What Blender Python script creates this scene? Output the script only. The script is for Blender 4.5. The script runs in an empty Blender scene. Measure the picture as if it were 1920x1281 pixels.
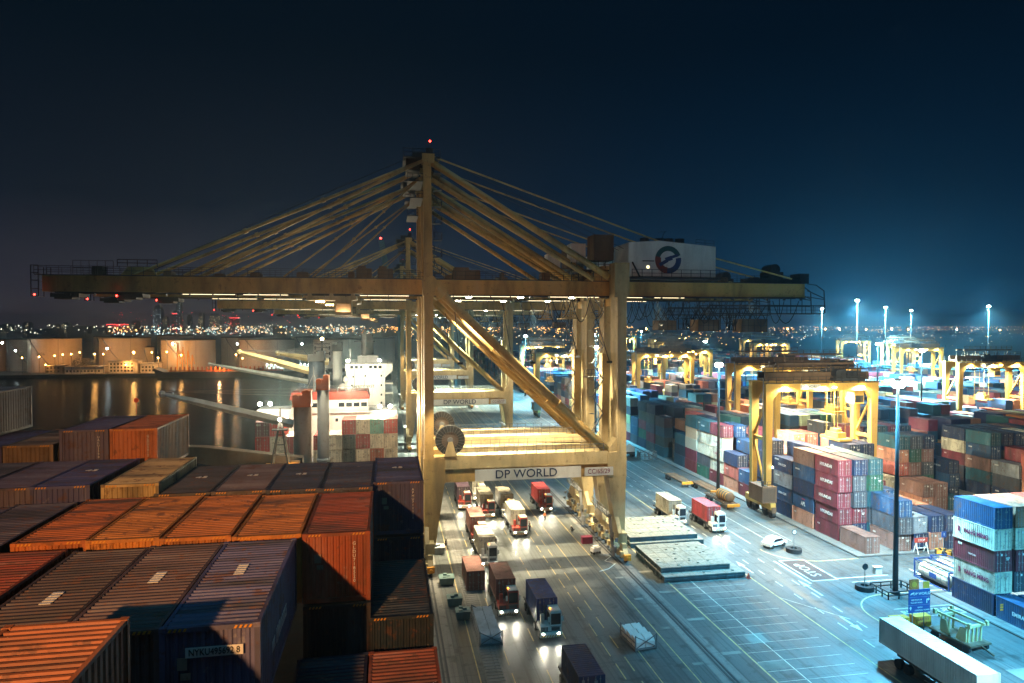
import bpy, bmesh, math, random
from mathutils import Vector, Matrix
R = math.radians
random.seed(7)
S = bpy.context.scene
COL = S.collection

# ---------------------------------------------------------------- camera, sky, sun, exposure
CAMZ = 35.0
cam_d = bpy.data.cameras.new('camera'); cam = bpy.data.objects.new('camera', cam_d); COL.objects.link(cam)
cam_d.sensor_width = 36.0; cam_d.lens = 24.0; cam_d.clip_start = 0.5; cam_d.clip_end = 20000
cam.location = (0, 0, CAMZ)
cam.rotation_euler = (R(90) - math.atan(30.5/1280), 0, -math.atan(232/1280))
S.camera = cam
W = bpy.data.worlds.new('World'); S.world = W; W.use_nodes = True
nt = W.node_tree; nt.nodes.clear()
def N(t, typ, **k):
    n = t.nodes.new(typ)
    for a, b in k.items(): setattr(n, a, b)
    return n
def ramp(t, stops, interp='LINEAR'):
    n = N(t, 'ShaderNodeValToRGB'); cr = n.color_ramp; cr.interpolation = interp
    while len(cr.elements) < len(stops): cr.elements.new(0.5)
    for e, (p, c) in zip(cr.elements, stops): e.position = p; e.color = (*c, 1)
    return n
tc = N(nt, 'ShaderNodeTexCoord'); sep = N(nt, 'ShaderNodeSeparateXYZ'); nt.links.new(tc.outputs['Generated'], sep.inputs[0])
# night sky: sodium glow of the city to the left, blue-teal glow of the port to the right, dark overhead
rl = ramp(nt, [(0.0, (.048, .036, .048)), (.05, (.024, .024, .038)), (.16, (.0050, .0100, .0190)), (.36, (.0012, .0050, .0105)), (1.0, (.0006, .0036, .0078))])
rr = ramp(nt, [(0.0, (.005, .034, .070)), (.06, (.0036, .020, .048)), (.17, (.0018, .0105, .027)), (.36, (.0008, .0052, .0130)), (1.0, (.0005, .0036, .0080))])
az = N(nt, 'ShaderNodeMapRange'); az.inputs['From Min'].default_value = -0.35; az.inputs['From Max'].default_value = 0.45
nt.links.new(sep.outputs['X'], az.inputs['Value'])
mx = N(nt, 'ShaderNodeMix', data_type='RGBA')
nt.links.new(sep.outputs['Z'], rl.inputs[0]); nt.links.new(sep.outputs['Z'], rr.inputs[0])
nt.links.new(az.outputs[0], mx.inputs['Factor']); nt.links.new(rl.outputs[0], mx.inputs['A']); nt.links.new(rr.outputs[0], mx.inputs['B'])
bg = N(nt, 'ShaderNodeBackground'); bg.inputs['Strength'].default_value = 1.0
nt.links.new(mx.outputs['Result'], bg.inputs['Color'])
wo = N(nt, 'ShaderNodeOutputWorld'); nt.links.new(bg.outputs[0], wo.inputs['Surface'])
# weak broad teal fill from above, added to lift the shadows
sd = bpy.data.lights.new('teal_fill', 'SUN'); sd.energy = 0.42; sd.angle = R(40); sd.color = (.10, .58, .90)
so = bpy.data.objects.new('teal_fill', sd); COL.objects.link(so); so.rotation_euler = (R(12), R(-8), 0)
S.view_settings.view_transform = 'Standard'; S.view_settings.look = 'None'
S.view_settings.exposure = 0.0; S.view_settings.gamma = 1.0
S.render.engine = 'CYCLES'
S.cycles.use_denoising = True
try: S.cycles.denoiser = 'OPENIMAGEDENOISE'
except Exception: pass
S.cycles.max_bounces = 5; S.cycles.diffuse_bounces = 3; S.cycles.glossy_bounces = 3; S.cycles.volume_bounces = 0
S.cycles.transparent_max_bounces = 8
S.cycles.sample_clamp_indirect = 3.0; S.cycles.sample_clamp_direct = 0
S.cycles.use_light_tree = True
S.cycles.volume_step_rate = 10

# ---------------------------------------------------------------- materials
MATS = {}
def base_mat(name):
    m = bpy.data.materials.new(name); m.use_nodes = True; m.node_tree.nodes.clear(); MATS[name] = m
    return m, m.node_tree
def finish(t, bsdf):
    o = N(t, 'ShaderNodeOutputMaterial'); t.links.new(bsdf.outputs[0], o.inputs['Surface'])
def noise(t, scale, coord='Object', detail=5, stretch=None, rough=.6):
    tcn = N(t, 'ShaderNodeTexCoord'); v = tcn.outputs[coord]
    if stretch:
        mp = N(t, 'ShaderNodeMapping'); mp.inputs['Scale'].default_value = stretch; t.links.new(v, mp.inputs[0]); v = mp.outputs[0]
    n = N(t, 'ShaderNodeTexNoise'); n.inputs['Scale'].default_value = scale; n.inputs['Detail'].default_value = detail; n.inputs['Roughness'].default_value = rough
    t.links.new(v, n.inputs['Vector']); return n
def mixc(t, fac, a, b, mode='MIX'):
    m = N(t, 'ShaderNodeMix', data_type='RGBA', blend_type=mode)
    for s, v in (('Factor', fac), ('A', a), ('B', b)):
        if hasattr(v, 'type') and hasattr(v, 'links'): t.links.new(v, m.inputs[s])
        elif s == 'Factor': m.inputs[s].default_value = v
        else: m.inputs[s].default_value = (*v, 1)
    return m.outputs['Result']
def mr(t, v, a, b, c, d):
    n = N(t, 'ShaderNodeMapRange'); n.inputs['From Min'].default_value = a; n.inputs['From Max'].default_value = b
    n.inputs['To Min'].default_value = c; n.inputs['To Max'].default_value = d; t.links.new(v, n.inputs['Value']); return n.outputs[0]
def paint(name, col=None, rough=.5, dirt=.35, rust=.12, metal=0.0, scale=.6, src=None, dirtcol=(.03, .028, .025), rustcol=(.16, .06, .025), streak=(1, 1, .25), bump=.0):
    """painted steel: colour with dirt streaks and rust flecks. src: 'obj' object colour, 'attr' face colour"""
    m, t = base_mat(name)
    b = N(t, 'ShaderNodeBsdfPrincipled')
    if src == 'obj': c = N(t, 'ShaderNodeObjectInfo').outputs['Color']
    elif src == 'attr': c = N(t, 'ShaderNodeAttribute', attribute_name='Col').outputs['Color']
    else: n = N(t, 'ShaderNodeRGB'); n.outputs[0].default_value = (*col, 1); c = n.outputs[0]
    n1 = noise(t, scale, stretch=streak); n2 = noise(t, scale*5, detail=8, rough=.75)
    if src == 'obj':
        oi = N(t, 'ShaderNodeObjectInfo'); ad = N(t, 'ShaderNodeVectorMath', operation='ADD')
        tcn = N(t, 'ShaderNodeTexCoord'); mul = N(t, 'ShaderNodeMath', operation='MULTIPLY'); mul.inputs[1].default_value = 91.7
        t.links.new(oi.outputs['Random'], mul.inputs[0]); t.links.new(tcn.outputs['Object'], ad.inputs[0]); t.links.new(mul.outputs[0], ad.inputs[1])
        mp = N(t, 'ShaderNodeMapping'); mp.inputs['Scale'].default_value = streak; t.links.new(ad.outputs[0], mp.inputs[0]); t.links.new(mp.outputs[0], n1.inputs['Vector']); t.links.new(ad.outputs[0], n2.inputs['Vector'])
    c = mixc(t, mr(t, n1.outputs['Fac'], .46, .66, 0, dirt), c, dirtcol)
    c = mixc(t, mr(t, n1.outputs['Fac'], .25, .45, .25*dirt, 0), c, (.5, .5, .47))
    c = mixc(t, mr(t, n2.outputs['Fac'], .56, .66, 0, rust), c, rustcol)
    if src == 'obj':
        n6 = noise(t, 1.1, detail=6, rough=.7); t.links.new(ad.outputs[0], n6.inputs['Vector']); c = mixc(t, mr(t, n6.outputs['Fac'], .57, .63, 0, rust), c, (.11, .045, .022)); c = mixc(t, mr(t, n6.outputs['Fac'], .36, .30, 0, .35), c, (.34, .32, .30))
    t.links.new(c, b.inputs['Base Color'])
    b.inputs['Metallic'].default_value = metal
    t.links.new(mr(t, n2.outputs['Fac'], .3, .7, rough-.1, rough+.2), b.inputs['Roughness'])
    if bump:
        bn = N(t, 'ShaderNodeBump'); bn.inputs['Strength'].default_value = bump; bn.inputs['Distance'].default_value = .03
        t.links.new(n2.outputs['Fac'], bn.inputs['Height']); t.links.new(bn.outputs[0], b.inputs['Normal'])
    finish(t, b); return m
def emit(name, col, strength, sample=False):
    m, t = base_mat(name); e = N(t, 'ShaderNodeEmission'); e.inputs['Color'].default_value = (*col, 1); e.inputs['Strength'].default_value = strength
    finish(t, e)
    try: m.cycles.emission_sampling = 'AUTO' if sample else 'NONE'
    except Exception: pass
    return m
paint('container', src='obj', rough=.5, dirt=.65, rust=.6, scale=.6, bump=.5)
paint('container_roof', src='obj', rough=.5, dirt=.9, rust=.8, scale=.5, streak=(.3, 1.8, 1), bump=.5)
paint('container_mass', src='attr', rough=.6, dirt=.4, rust=.2, scale=.15)
paint('bars', (.34, .35, .35), rough=.45, dirt=.3, metal=.3)
paint('crane_yellow', (.68, .44, .15), rough=.5, dirt=.6, rust=.5, scale=.22, streak=(1, 1, .25))
paint('crane_cream', (.64, .51, .27), rough=.55, dirt=.5, rust=.45, scale=.25, streak=(1, 1, .25))  # on the land legs: the crane's yellow with stronger light put in
paint('gantry_yellow', (.56, .35, .085), rough=.5, dirt=.35, rust=.3, scale=.25)
paint('dark_steel', (.035, .038, .045), rough=.6, dirt=.2, scale=1)
paint('grey_steel', (.18, .19, .20), rough=.55, dirt=.4, rust=.3, scale=.6)
paint('white_paint', (.80, .79, .76), rough=.5, dirt=.25, rust=.15, scale=.5)
paint('sign_white', (.66, .68, .66), rough=.5, dirt=.2, rust=.05, scale=.5)
paint('sign_blue', (.02, .06, .22), rough=.45, dirt=.1)
paint('letter_navy', (.012, .03, .09), rough=.5, dirt=.1, rust=0)
paint('letter_white', (.75, .75, .72), rough=.5, dirt=.2, rust=0)
paint('letter_red', (.42, .02, .05), rough=.5, dirt=.1, rust=0)
paint('letter_maroon', (.20, .015, .06), rough=.5, dirt=.1, rust=0)
paint('red_paint', (.45, .05, .03), rough=.5, dirt=.3, rust=.3)
paint('orange_paint', (.5, .11, .03), rough=.5, dirt=.3, rust=.5)
paint('amber_paint', (.7, .30, .03), rough=.5, dirt=.2)
paint('teal_paint', (.13, .22, .22), rough=.5, dirt=.3)
paint('logo_teal', (.015, .09, .10), rough=.5, dirt=.1, rust=0)
paint('logo_red', (.22, .04, .03), rough=.5, dirt=.1, rust=0)
paint('logo_blue', (.02, .05, .16), rough=.5, dirt=.1, rust=0)
paint('post_brown', (.30, .22, .17), rough=.6, dirt=.6, rust=.6, scale=.4)
paint('pale_grey', (.42, .48, .54), rough=.6, dirt=.4, rust=.3, scale=.4)
paint('brown_steel', (.15, .095, .06), rough=.6, dirt=.5, rust=.6, scale=.4)
paint('tank_white', (.55, .50, .42), rough=.6, dirt=.3, rust=.2, scale=.04, streak=(1, 1, .2))
paint('concrete', (.26, .26, .24), rough=.85, dirt=.5, rust=.05, scale=.2, bump=.2)
paint('concrete_dark', (.10, .10, .10), rough=.85, dirt=.5, rust=.05, scale=.05)
paint('hatch_top', (.24, .25, .225), rough=.8, dirt=.45, rust=.5, scale=2.2, bump=.2)
paint('hatch_side', (.07, .12, .14), rough=.6, dirt=.4, rust=.3)
paint('rubber', (.02, .02, .022), rough=.8, dirt=.2, rust=0)
paint('building', (.18, .18, .19), rough=.8, dirt=.3, rust=0, scale=.02)
paint('tower_dark', (.05, .055, .07), rough=.8, dirt=.3, rust=0, scale=.02)
paint('jib_paint', (.55, .56, .50), rough=.5, dirt=.35, rust=.3)
paint('hull', (.02, .03, .05), rough=.5, dirt=.4, rust=.4, scale=.2)
paint('green_paint', (.02, .22, .14), rough=.5, dirt=.3)
paint('skin', (.45, .28, .2), rough=.6, dirt=0, rust=0)
paint('cloth_dark', (.03, .035, .05), rough=.9, dirt=0, rust=0)
paint('cloth_orange', (.7, .18, .04), rough=.9, dirt=0, rust=0)
paint('cloth_white', (.7, .7, .65), rough=.9, dirt=0, rust=0)
m, t = base_mat('glass'); b = N(t, 'ShaderNodeBsdfPrincipled'); b.inputs['Base Color'].default_value = (.015, .02, .03, 1); b.inputs['Roughness'].default_value = .08; b.inputs['Metallic'].default_value = .2; finish(t, b)
emit('lamp_white', (1.0, .95, .78), 60); emit('lamp_cool', (.80, 1.0, .90), 90); emit('lamp_warm', (1.0, .72, .30), 60)
emit('trail_glow', (1.0, .80, .45), 3.2); emit('lamp_amber', (1.0, .35, .03), 9); emit('lamp_red', (1.0, .03, .02), 25)
emit('lamp_sodium', (1.0, .50, .12), 45); emit('headlight', (1.0, .96, .80), 90); emit('lit_window', (1.0, .80, .45), 3); emit('lit_cool', (.7, .9, 1.0), 2.2)
emit('neon_red', (1.0, .05, .06), 5)
emit('city_orange', (1.0, .45, .12), 16); emit('city_white', (.95, .88, .68), 12); emit('city_cyan', (.45, .85, 1.0), 11); emit('city_red', (1.0, .05, .05), 10)
# asphalt: patched, stained, slightly wet-looking sheen in the lanes
def asphalt(name, c1, c2, rough):
    m, t = base_mat(name); b = N(t, 'ShaderNodeBsdfPrincipled')
    n1 = noise(t, .09, detail=6); n2 = noise(t, 1.6, detail=8, rough=.75); n3 = noise(t, .7, stretch=(1.5, .06, 1), detail=5)
    c = mixc(t, mr(t, n1.outputs['Fac'], .35, .65, 0, 1), c1, c2)
    c = mixc(t, mr(t, n3.outputs['Fac'], .45, .7, 0, .55), c, tuple(x*.45 for x in c1))
    c = mixc(t, mr(t, n2.outputs['Fac'], .52, .75, 0, .6), c, tuple(x*.45 for x in c1))
    n4 = noise(t, .5, detail=3); c = mixc(t, mr(t, n4.outputs['Fac'], .56, .66, 0, .7), c, tuple(x*.3 for x in c1))
    n5 = noise(t, 1.0, stretch=(2.6, .03, 1), detail=3); c = mixc(t, mr(t, n5.outputs['Fac'], .52, .62, 0, .65), c, tuple(x*.35 for x in c1))
    tcb = N(t, 'ShaderNodeTexCoord'); bk = N(t, 'ShaderNodeTexBrick'); bk.offset = 0.0; bk.inputs['Scale'].default_value = 1.0; bk.inputs['Mortar Size'].default_value = .045; bk.inputs['Brick Width'].default_value = 7.3; bk.inputs['Row Height'].default_value = 6.1
    bk.inputs['Color1'].default_value = (0,0,0,1); bk.inputs['Color2'].default_value = (0,0,0,1); bk.inputs['Mortar'].default_value = (1,1,1,1); bk.inputs['Mortar Smooth'].default_value = .4
    t.links.new(tcb.outputs['Object'], bk.inputs['Vector']); mu = N(t, 'ShaderNodeMath', operation='MULTIPLY'); mu.inputs[1].default_value = .7; t.links.new(bk.outputs['Fac'], mu.inputs[0]); c = mixc(t, mu.outputs[0], c, tuple(x*.3 for x in c1))
    t.links.new(c, b.inputs['Base Color'])
    t.links.new(mr(t, n3.outputs['Fac'], .35, .65, rough+.12, rough-.14), b.inputs['Roughness'])
    bn = N(t, 'ShaderNodeBump'); bn.inputs['Strength'].default_value = .25; bn.inputs['Distance'].default_value = .04
    t.links.new(n2.outputs['Fac'], bn.inputs['Height']); t.links.new(bn.outputs[0], b.inputs['Normal']); finish(t, b); return m
asphalt('asphalt', (.085, .098, .102), (.125, .137, .138), .50)
asphalt('land', (.05, .055, .055), (.08, .08, .075), .8)
asphalt('quay_concrete', (.17, .17, .165), (.23, .225, .21), .6)
paint('marking_white', (.62, .60, .52), rough=.6, dirt=.6, rust=0, scale=1.2, dirtcol=(.14, .14, .13))
paint('marking_yellow', (.62, .47, .20), rough=.6, dirt=.6, rust=0, scale=1.2, dirtcol=(.14, .14, .13))
paint('marking_brown', (.10, .055, .05), rough=.7, dirt=.3, rust=0, scale=1.2)
m, t = base_mat('water'); b = N(t, 'ShaderNodeBsdfPrincipled'); b.inputs['Base Color'].default_value = (.002, .010, .020, 1); b.inputs['Roughness'].default_value = .16; b.inputs['IOR'].default_value = 1.33; b.inputs['Specular IOR Level'].default_value = .12
n1 = noise(t, .30, detail=4, stretch=(.16, 1.6, 1)); n2 = noise(t, 1.6, detail=3, stretch=(.22, 1.5, 1)); n3 = noise(t, .05, detail=2, stretch=(.4, 1.6, 1))
ad = N(t, 'ShaderNodeMath', operation='MULTIPLY_ADD'); ad.inputs[1].default_value = .3; t.links.new(n2.outputs['Fac'], ad.inputs[0]); t.links.new(n1.outputs['Fac'], ad.inputs[2])
bn = N(t, 'ShaderNodeBump'); bn.inputs['Strength'].default_value = .5; bn.inputs['Distance'].default_value = .32
t.links.new(ad.outputs[0], bn.inputs['Height']); t.links.new(bn.outputs[0], b.inputs['Normal'])
t.links.new(mr(t, n3.outputs['Fac'], .4, .6, .06, .16), b.inputs['Roughness'])
gl = N(t, 'ShaderNodeBsdfGlossy'); gl.inputs['Color'].default_value = (.42, .47, .55, 1); gl.inputs['Roughness'].default_value = .12; t.links.new(bn.outputs[0], gl.inputs['Normal']); b.inputs['Specular IOR Level'].default_value = 0; b.inputs['IOR'].default_value = 1.0
ms = N(t, 'ShaderNodeMixShader'); ms.inputs[0].default_value = .30; t.links.new(b.outputs[0], ms.inputs[1]); t.links.new(gl.outputs[0], ms.inputs[2]); finish(t, ms)

# ---------------------------------------------------------------- mesh builder
class MB:
    def __init__(s): s.v = []; s.f = []; s.m = []; s.c = []; s.cur = 0; s.col = None
    def mat(s, i): s.cur = i; return s
    def poly(s, vs, fs):
        k = len(s.v); s.v += [tuple(p) for p in vs]
        for f in fs: s.f.append(tuple(k+i for i in f)); s.m.append(s.cur); s.c.append(s.col)
        return s
    def box(s, x0, x1, y0, y1, z0, z1):
        return s.poly([(x0,y0,z0),(x1,y0,z0),(x1,y1,z0),(x0,y1,z0),(x0,y0,z1),(x1,y0,z1),(x1,y1,z1),(x0,y1,z1)],
                      [(0,3,2,1),(4,5,6,7),(0,1,5,4),(1,2,6,5),(2,3,7,6),(3,0,4,7)])
    def frust(s, a, za, b, zb):
        """a, b: (x0,x1,y0,y1) rectangles at heights za and zb"""
        q = lambda r, z: [(r[0],r[2],z),(r[1],r[2],z),(r[1],r[3],z),(r[0],r[3],z)]
        return s.poly(q(a,za)+q(b,zb), [(0,3,2,1),(4,5,6,7),(0,1,5,4),(1,2,6,5),(2,3,7,6),(3,0,4,7)])
    def beam(s, p, q, w, h=None, up=(0,0,1)):
        h = h or w; p = Vector(p); q = Vector(q); d = (q-p).normalized(); u = Vector(up)
        if abs(d.dot(u)) > .95: u = Vector((0,1,0))
        sx = d.cross(u).normalized(); su = sx.cross(d).normalized(); v = []
        for c in (p, q):
            for a, b_ in ((-1,-1),(1,-1),(1,1),(-1,1)): v.append(c + sx*a*w/2 + su*b_*h/2)
        return s.poly(v, [(0,3,2,1),(4,5,6,7),(0,1,5,4),(1,2,6,5),(2,3,7,6),(3,0,4,7)])
    def tube(s, pts, r, n=8, caps=True):
        pts = [Vector(p) for p in pts]; rs = r if isinstance(r, (list, tuple)) else [r]*len(pts); k = len(s.v); v = []
        for i, p in enumerate(pts):
            d = (pts[min(i+1, len(pts)-1)] - pts[max(i-1, 0)]).normalized(); u = Vector((0,0,1)) if abs(d.z) < .95 else Vector((0,1,0))
            sx = d.cross(u).normalized(); su = sx.cross(d)
            for j in range(n): a = 2*math.pi*j/n; v.append(p + (sx*math.cos(a) + su*math.sin(a))*rs[i])
        f = []
        for i in range(len(pts)-1):
            for j in range(n): f.append((i*n+j, i*n+(j+1)%n, (i+1)*n+(j+1)%n, (i+1)*n+j))
        if caps: f.append(tuple(range(n-1,-1,-1))); f.append(tuple((len(pts)-1)*n+j for j in range(n)))
        return s.poly(v, f)
    def cyl(s, p, q, r, n=16): return s.tube([p, q], r, n)
    def prism(s, poly, axis, a, b):
        """extrude a 2-D outline along an axis: 'x' -> (y,z), 'y' -> (x,z), 'z' -> (x,y)"""
        mk = {'x': lambda p, t: (t,p[0],p[1]), 'y': lambda p, t: (p[0],t,p[1]), 'z': lambda p, t: (p[0],p[1],t)}[axis]; n = len(poly)
        return s.poly([mk(p,a) for p in poly]+[mk(p,b) for p in poly], [tuple(range(n)), tuple(range(2*n-1, n-1, -1))]+[(i, i+n, (i+1)%n+n, (i+1)%n) for i in range(n)])
    def ball(s, c, r, n=8, sz=1.0):
        c = Vector(c); pts = []; rs = []
        for i in range(n//2+1): a = math.pi*i/(n//2); pts.append((c.x, c.y, c.z - r*sz*math.cos(a))); rs.append(max(1e-3, r*math.sin(a)))
        return s.tube(pts, rs, n)
    def rail(s, p, q, h=1.1, n=None, r=.03):
        p = Vector(p); q = Vector(q); L = (q-p).length; n = n or max(1, int(L/1.6)); up = Vector((0,0,1))
        for z in (h, h*.5): s.beam(p+up*z, q+up*z, r*2)
        for i in range(n+1): c = p.lerp(q, i/n); s.beam(c, c+up*h, r*2)
        return s
    def build(s, name, mats, parent=None, smooth=False):
        me = bpy.data.meshes.new(name); me.from_pydata(s.v, [], s.f)
        for mm in (mats if isinstance(mats, (list, tuple)) else [mats]): me.materials.append(MATS[mm])
        me.polygons.foreach_set('material_index', s.m)
        if any(c is not None for c in s.c):
            at = me.color_attributes.new('Col', 'FLOAT_COLOR', 'CORNER'); d = []
            for p, c in zip(me.polygons, s.c): d += list((*(c or (.3,.3,.3)), 1))*p.loop_total
            at.data.foreach_set('color', d)
        bm = bmesh.new(); bm.from_mesh(me); bmesh.ops.recalc_face_normals(bm, faces=bm.faces); bm.to_mesh(me); bm.free()
        if smooth: me.polygons.foreach_set('use_smooth', [True]*len(me.polygons))
        o = bpy.data.objects.new(name, me); COL.objects.link(o)
        if parent: o.parent = parent
        return o
def tag(o, label=None, cat=None, group=None, kind=None):
    for k, v in (('label', label), ('category', cat), ('group', group), ('kind', kind)):
        if v: o[k] = v
    return o
def empty(name, loc=(0,0,0), rz=0, label=None, cat=None, group=None):
    o = bpy.data.objects.new(name, None); COL.objects.link(o); o.location = loc; o.rotation_euler = (0,0,rz); o.empty_display_size = .3
    return tag(o, label, cat, group)
def copy_tree(o, parent=None, loc=None, rz=None, label=None, group=None, color=None, skip=()):
    c = o.copy(); COL.objects.link(c); c.parent = parent
    if color is not None: c.color = (*color, 1)
    if loc is not None: c.location = loc
    if rz is not None: c.rotation_euler = (0,0,rz)
    if label: c['label'] = label
    if group: c['group'] = group
    for ch in o.children:
        if ch.name.split('.')[0] not in skip: copy_tree(ch, c, color=color)
    return c
# dimming of each family of lamps
LK = {'mast_light': .55, 'mast_fill': 1.05, 'ship_floodlight': .165, 'trolley_light': .16, 'flood_light': 2.0, 'yard_flood': 1.1, 'portal_fill': 1.1, 'sill_light': .15, 'girder_light': .5, 'work_light': 1.7,
      'headlamp': .13, 'deck_light': .55, 'house_light': .45, 'tank_flood': .036, 'shore_light': .12, 'tank_light': .012, 'jetty_light': .15, 'platform_light': .5}
def light(kind, loc, power, col, parent=None, target=None, size=.3, angle=120, blend=.6, name='light'):
    d = bpy.data.lights.new(name, kind); d.energy = power*LK.get(name, 1); d.color = col
    if kind == 'AREA': d.size = size
    else: d.shadow_soft_size = size
    if kind == 'SPOT': d.spot_size = R(angle); d.spot_blend = blend
    o = bpy.data.objects.new(name, d); COL.objects.link(o); o.location = loc
    if target is not None: o.rotation_euler = (Vector(target)-Vector(loc)).to_track_quat('-Z', 'Y').to_euler()
    if parent: o.parent = parent
    return o
TXT = {}
def text(s, size, loc, face, mt, parent=None, name='lettering', wx=1.0, bold=0.0, spacing=1.0, align='CENTER', rz=0, tilt=None):
    """lettering as a thin mesh. face: '-y', '-x', 'up' (reads along +x), 'up-y' etc."""
    key = (s, size, wx, bold, spacing, mt, align)
    if key not in TXT:
        cu = bpy.data.curves.new('lettering', 'FONT'); cu.body = s; cu.size = size; cu.align_x = align; cu.align_y = 'CENTER'; cu.extrude = .008; cu.offset = bold; cu.space_character = spacing
        cu.resolution_u = 3
        tmp = bpy.data.objects.new('tmp_text', cu); COL.objects.link(tmp)
        bpy.context.view_layer.update()
        me = bpy.data.meshes.new_from_object(tmp.evaluated_get(bpy.context.evaluated_depsgraph_get()))
        bpy.data.objects.remove(tmp); bpy.data.curves.remove(cu)
        me.name = 'lettering'; me.materials.clear(); me.materials.append(MATS[mt]); me.transform(Matrix.Diagonal((wx,1,1,1))); TXT[key] = me
    o = bpy.data.objects.new(name, TXT[key]); COL.objects.link(o)
    B = {'-y': Matrix(((1,0,0),(0,0,-1),(0,1,0))), '-x': Matrix(((0,0,-1),(-1,0,0),(0,1,0))), 'up': Matrix(((1,0,0),(0,1,0),(0,0,1))), '+x': Matrix(((0,0,1),(1,0,0),(0,1,0)))}[face]
    M = B.to_4x4() @ Matrix.Rotation(rz, 4, 'Z'); M.translation = Vector(loc); o.matrix_world = M
    if parent: o.parent = parent
    return o
# ---------------------------------------------------------------- ground, water, terrain
def plane(name, x0, x1, y0, y1, z, mt, kind='structure', z0=None):
    b = MB(); b.box(x0, x1, y0, y1, z0 if z0 is not None else z-.3, z); o = b.build(name, mt); return tag(o, kind=kind)
WATER = -3.0
plane('water', -2500, 2.6, -400, 560, WATER, 'water', z0=-6)
plane('ground', 2.6, 6000, -400, 560, -.12, 'land', z0=-5.9)
plane('far_ground', -6000, 6000, 560.05, 9000, -1.2, 'land', z0=-6)
plane('far_water', -6000, -2500.05, -400, 560, WATER, 'water', z0=-6)
plane('quay_apron', 2.7, 34.6, -60, 700, 0.0, 'asphalt', z0=-.1)
plane('quay_edge', 2.0, 2.69, -60, 540, .08, 'quay_concrete', z0=-4)
plane('road', 34.61, 69.4, -60, 700, 0.0, 'asphalt', z0=-.1)
plane('crossing_road', 69.41, 420, 77.2, 91.0, 0.0, 'asphalt', z0=-.1)
# container yard standing, one kerb step above the road
b = MB(); b.box(69.7, 420, 91.3, 700, -.1, .14); b.box(69.7, 420, 20, 76.9, -.1, .14); tag(b.build('yard_pavement', 'quay_concrete'), kind='structure')
b = MB(); b.box(69.41, 69.69, 91.02, 700, -.1, .17); b.box(69.41, 69.69, 20, 77.18, -.1, .17)
b.box(69.7, 420, 76.92, 77.18, -.1, .17); b.box(69.7, 420, 91.02, 91.28, -.1, .17); tag(b.build('kerb', 'concrete_dark'), kind='structure')
# painted lane markings
mk = MB()
def dash(x, y0, y1, L, G, w=.16, i=0):
    y = y0
    while y < y1: mk.mat(i); mk.box(x-w/2, x+w/2, y, min(y+L, y1), .0, .008); y += L+G
def line(x, y0, y1, w=.14, i=0): mk.mat(i); mk.box(x-w/2, x+w/2, y0, y1, .0, .008)
def seg(p, q, w=.14, i=0): mk.mat(i); mk.beam((p[0],p[1],.004), (q[0],q[1],.004), w, .008)
line(8.8, 20, 430, .12, 1); line(4.4, 20, 430, .09, 1)
for x in (12.1, 15.7, 19.35, 23.0): dash(x, 30, 430, 3.2, 1.6, .11, 1)
for x in (26.3, 30.0): line(x, 20, 430, .11, 1)
dash(24.4, 30, 430, 3, 2, .12, 1)
line(37.4, 20, 430, .16, 1); line(40.6, 20, 90, .12, 0)
for y in range(44, 96, 2): mk.mat(0); mk.box(37.6, 47.4, y+.4, y+.45, 0, .007)
for x, w_, c in ((49.3, .18, 1), (57.0, .14, 0), (60.6, .12, 0), (64.2, .12, 0)): line(x, 100 if x > 50 else 20, 430, w_, c)
for x in (51.9, 54.4): dash(x, 30, 430, 1.8, 2.6, .16, 0)
for y in (58, 66.5, 75, 83.5, 91): mk.mat(3); mk.box(34.8, 37.0, y, y+.6, 0, .009); mk.box(30.8, 32.0, y-1.5, y-1.0, 0, .009)
# curved yellow edge lines round the junction
def arc(cx, cy, r, a0, a1, w=.16, i=1, n=14):
    P = [(cx+r*math.cos(R(a0+(a1-a0)*k/n)), cy+r*math.sin(R(a0+(a1-a0)*k/n))) for k in range(n+1)]
    for p, q in zip(P, P[1:]): seg(p, q, w, i)
line(57.0, 20, 72, .16, 1); arc(63.0, 72, 6.0, 180, 90); seg((63.0, 78.0), (110, 78.0), .16, 1)
arc(63.4, 97.2, 6.4, 180, 270); seg((63.4, 90.8), (69.3, 90.8), .16, 1)
seg((49.3, 79.5), (54.0, 72.0), .1, 0)
# STOP panel with its bars, arrows, text boxes
mk.mat(2); mk.box(57.2, 60.6, 84.0, 91.6, .0, .006)
mk.mat(0)
for x in (56.9, 60.7): mk.box(x, x+.2, 83.8, 91.8, 0, .009)
for y in (83.7, 91.8): mk.box(56.9, 60.9, y, y+.2, 0, .009)
seg((56.2, 92.0), (56.2, 83.0), .35, 0); seg((60.9, 84.0), (68.8, 84.0), .2, 0); seg((62, 82.4), (68.8, 82.4), .16, 0)
def arrow(x, y, L=4.5, s=1):
    mk.mat(0); mk.box(x-.14, x+.14, y, y+L*.6, 0, .009); yy = y if s < 0 else y+L*.6
    mk.prism([(x-.5, yy), (x+.5, yy), (x, yy + s*L*.4)], 'z', 0, .009)
arrow(55.2, 79.0, 5.5, 1); arrow(53.3, 70.5, 4, -1); arrow(50.6, 88.0, 5, 1); arrow(73.5, 83.5, 3.5, -1)
for a in ((61.2, 73.6, 69, 73.6), (61.2, 71.2, 69.2, 71.2), (69.2, 71.2, 69.0, 73.6)): seg(a[:2], a[2:], .12, 0)
for y in (79.4, 81.0): dash(0, 0, 0, 1, 1); [mk.box(x, x+2, y, y+.14, 0, .009) for x in range(71, 150, 4)]
for (x0, x1, y0, y1) in ((39.2, 41.4, 68.5, 70.6), (37.4, 40.6, 62.8, 64.4), (48, 51, 54, 56), (61.5, 66.5, 55, 58.5)):
    mk.mat(3); mk.box(x0, x1, y0, y1, 0, .005)
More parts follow.
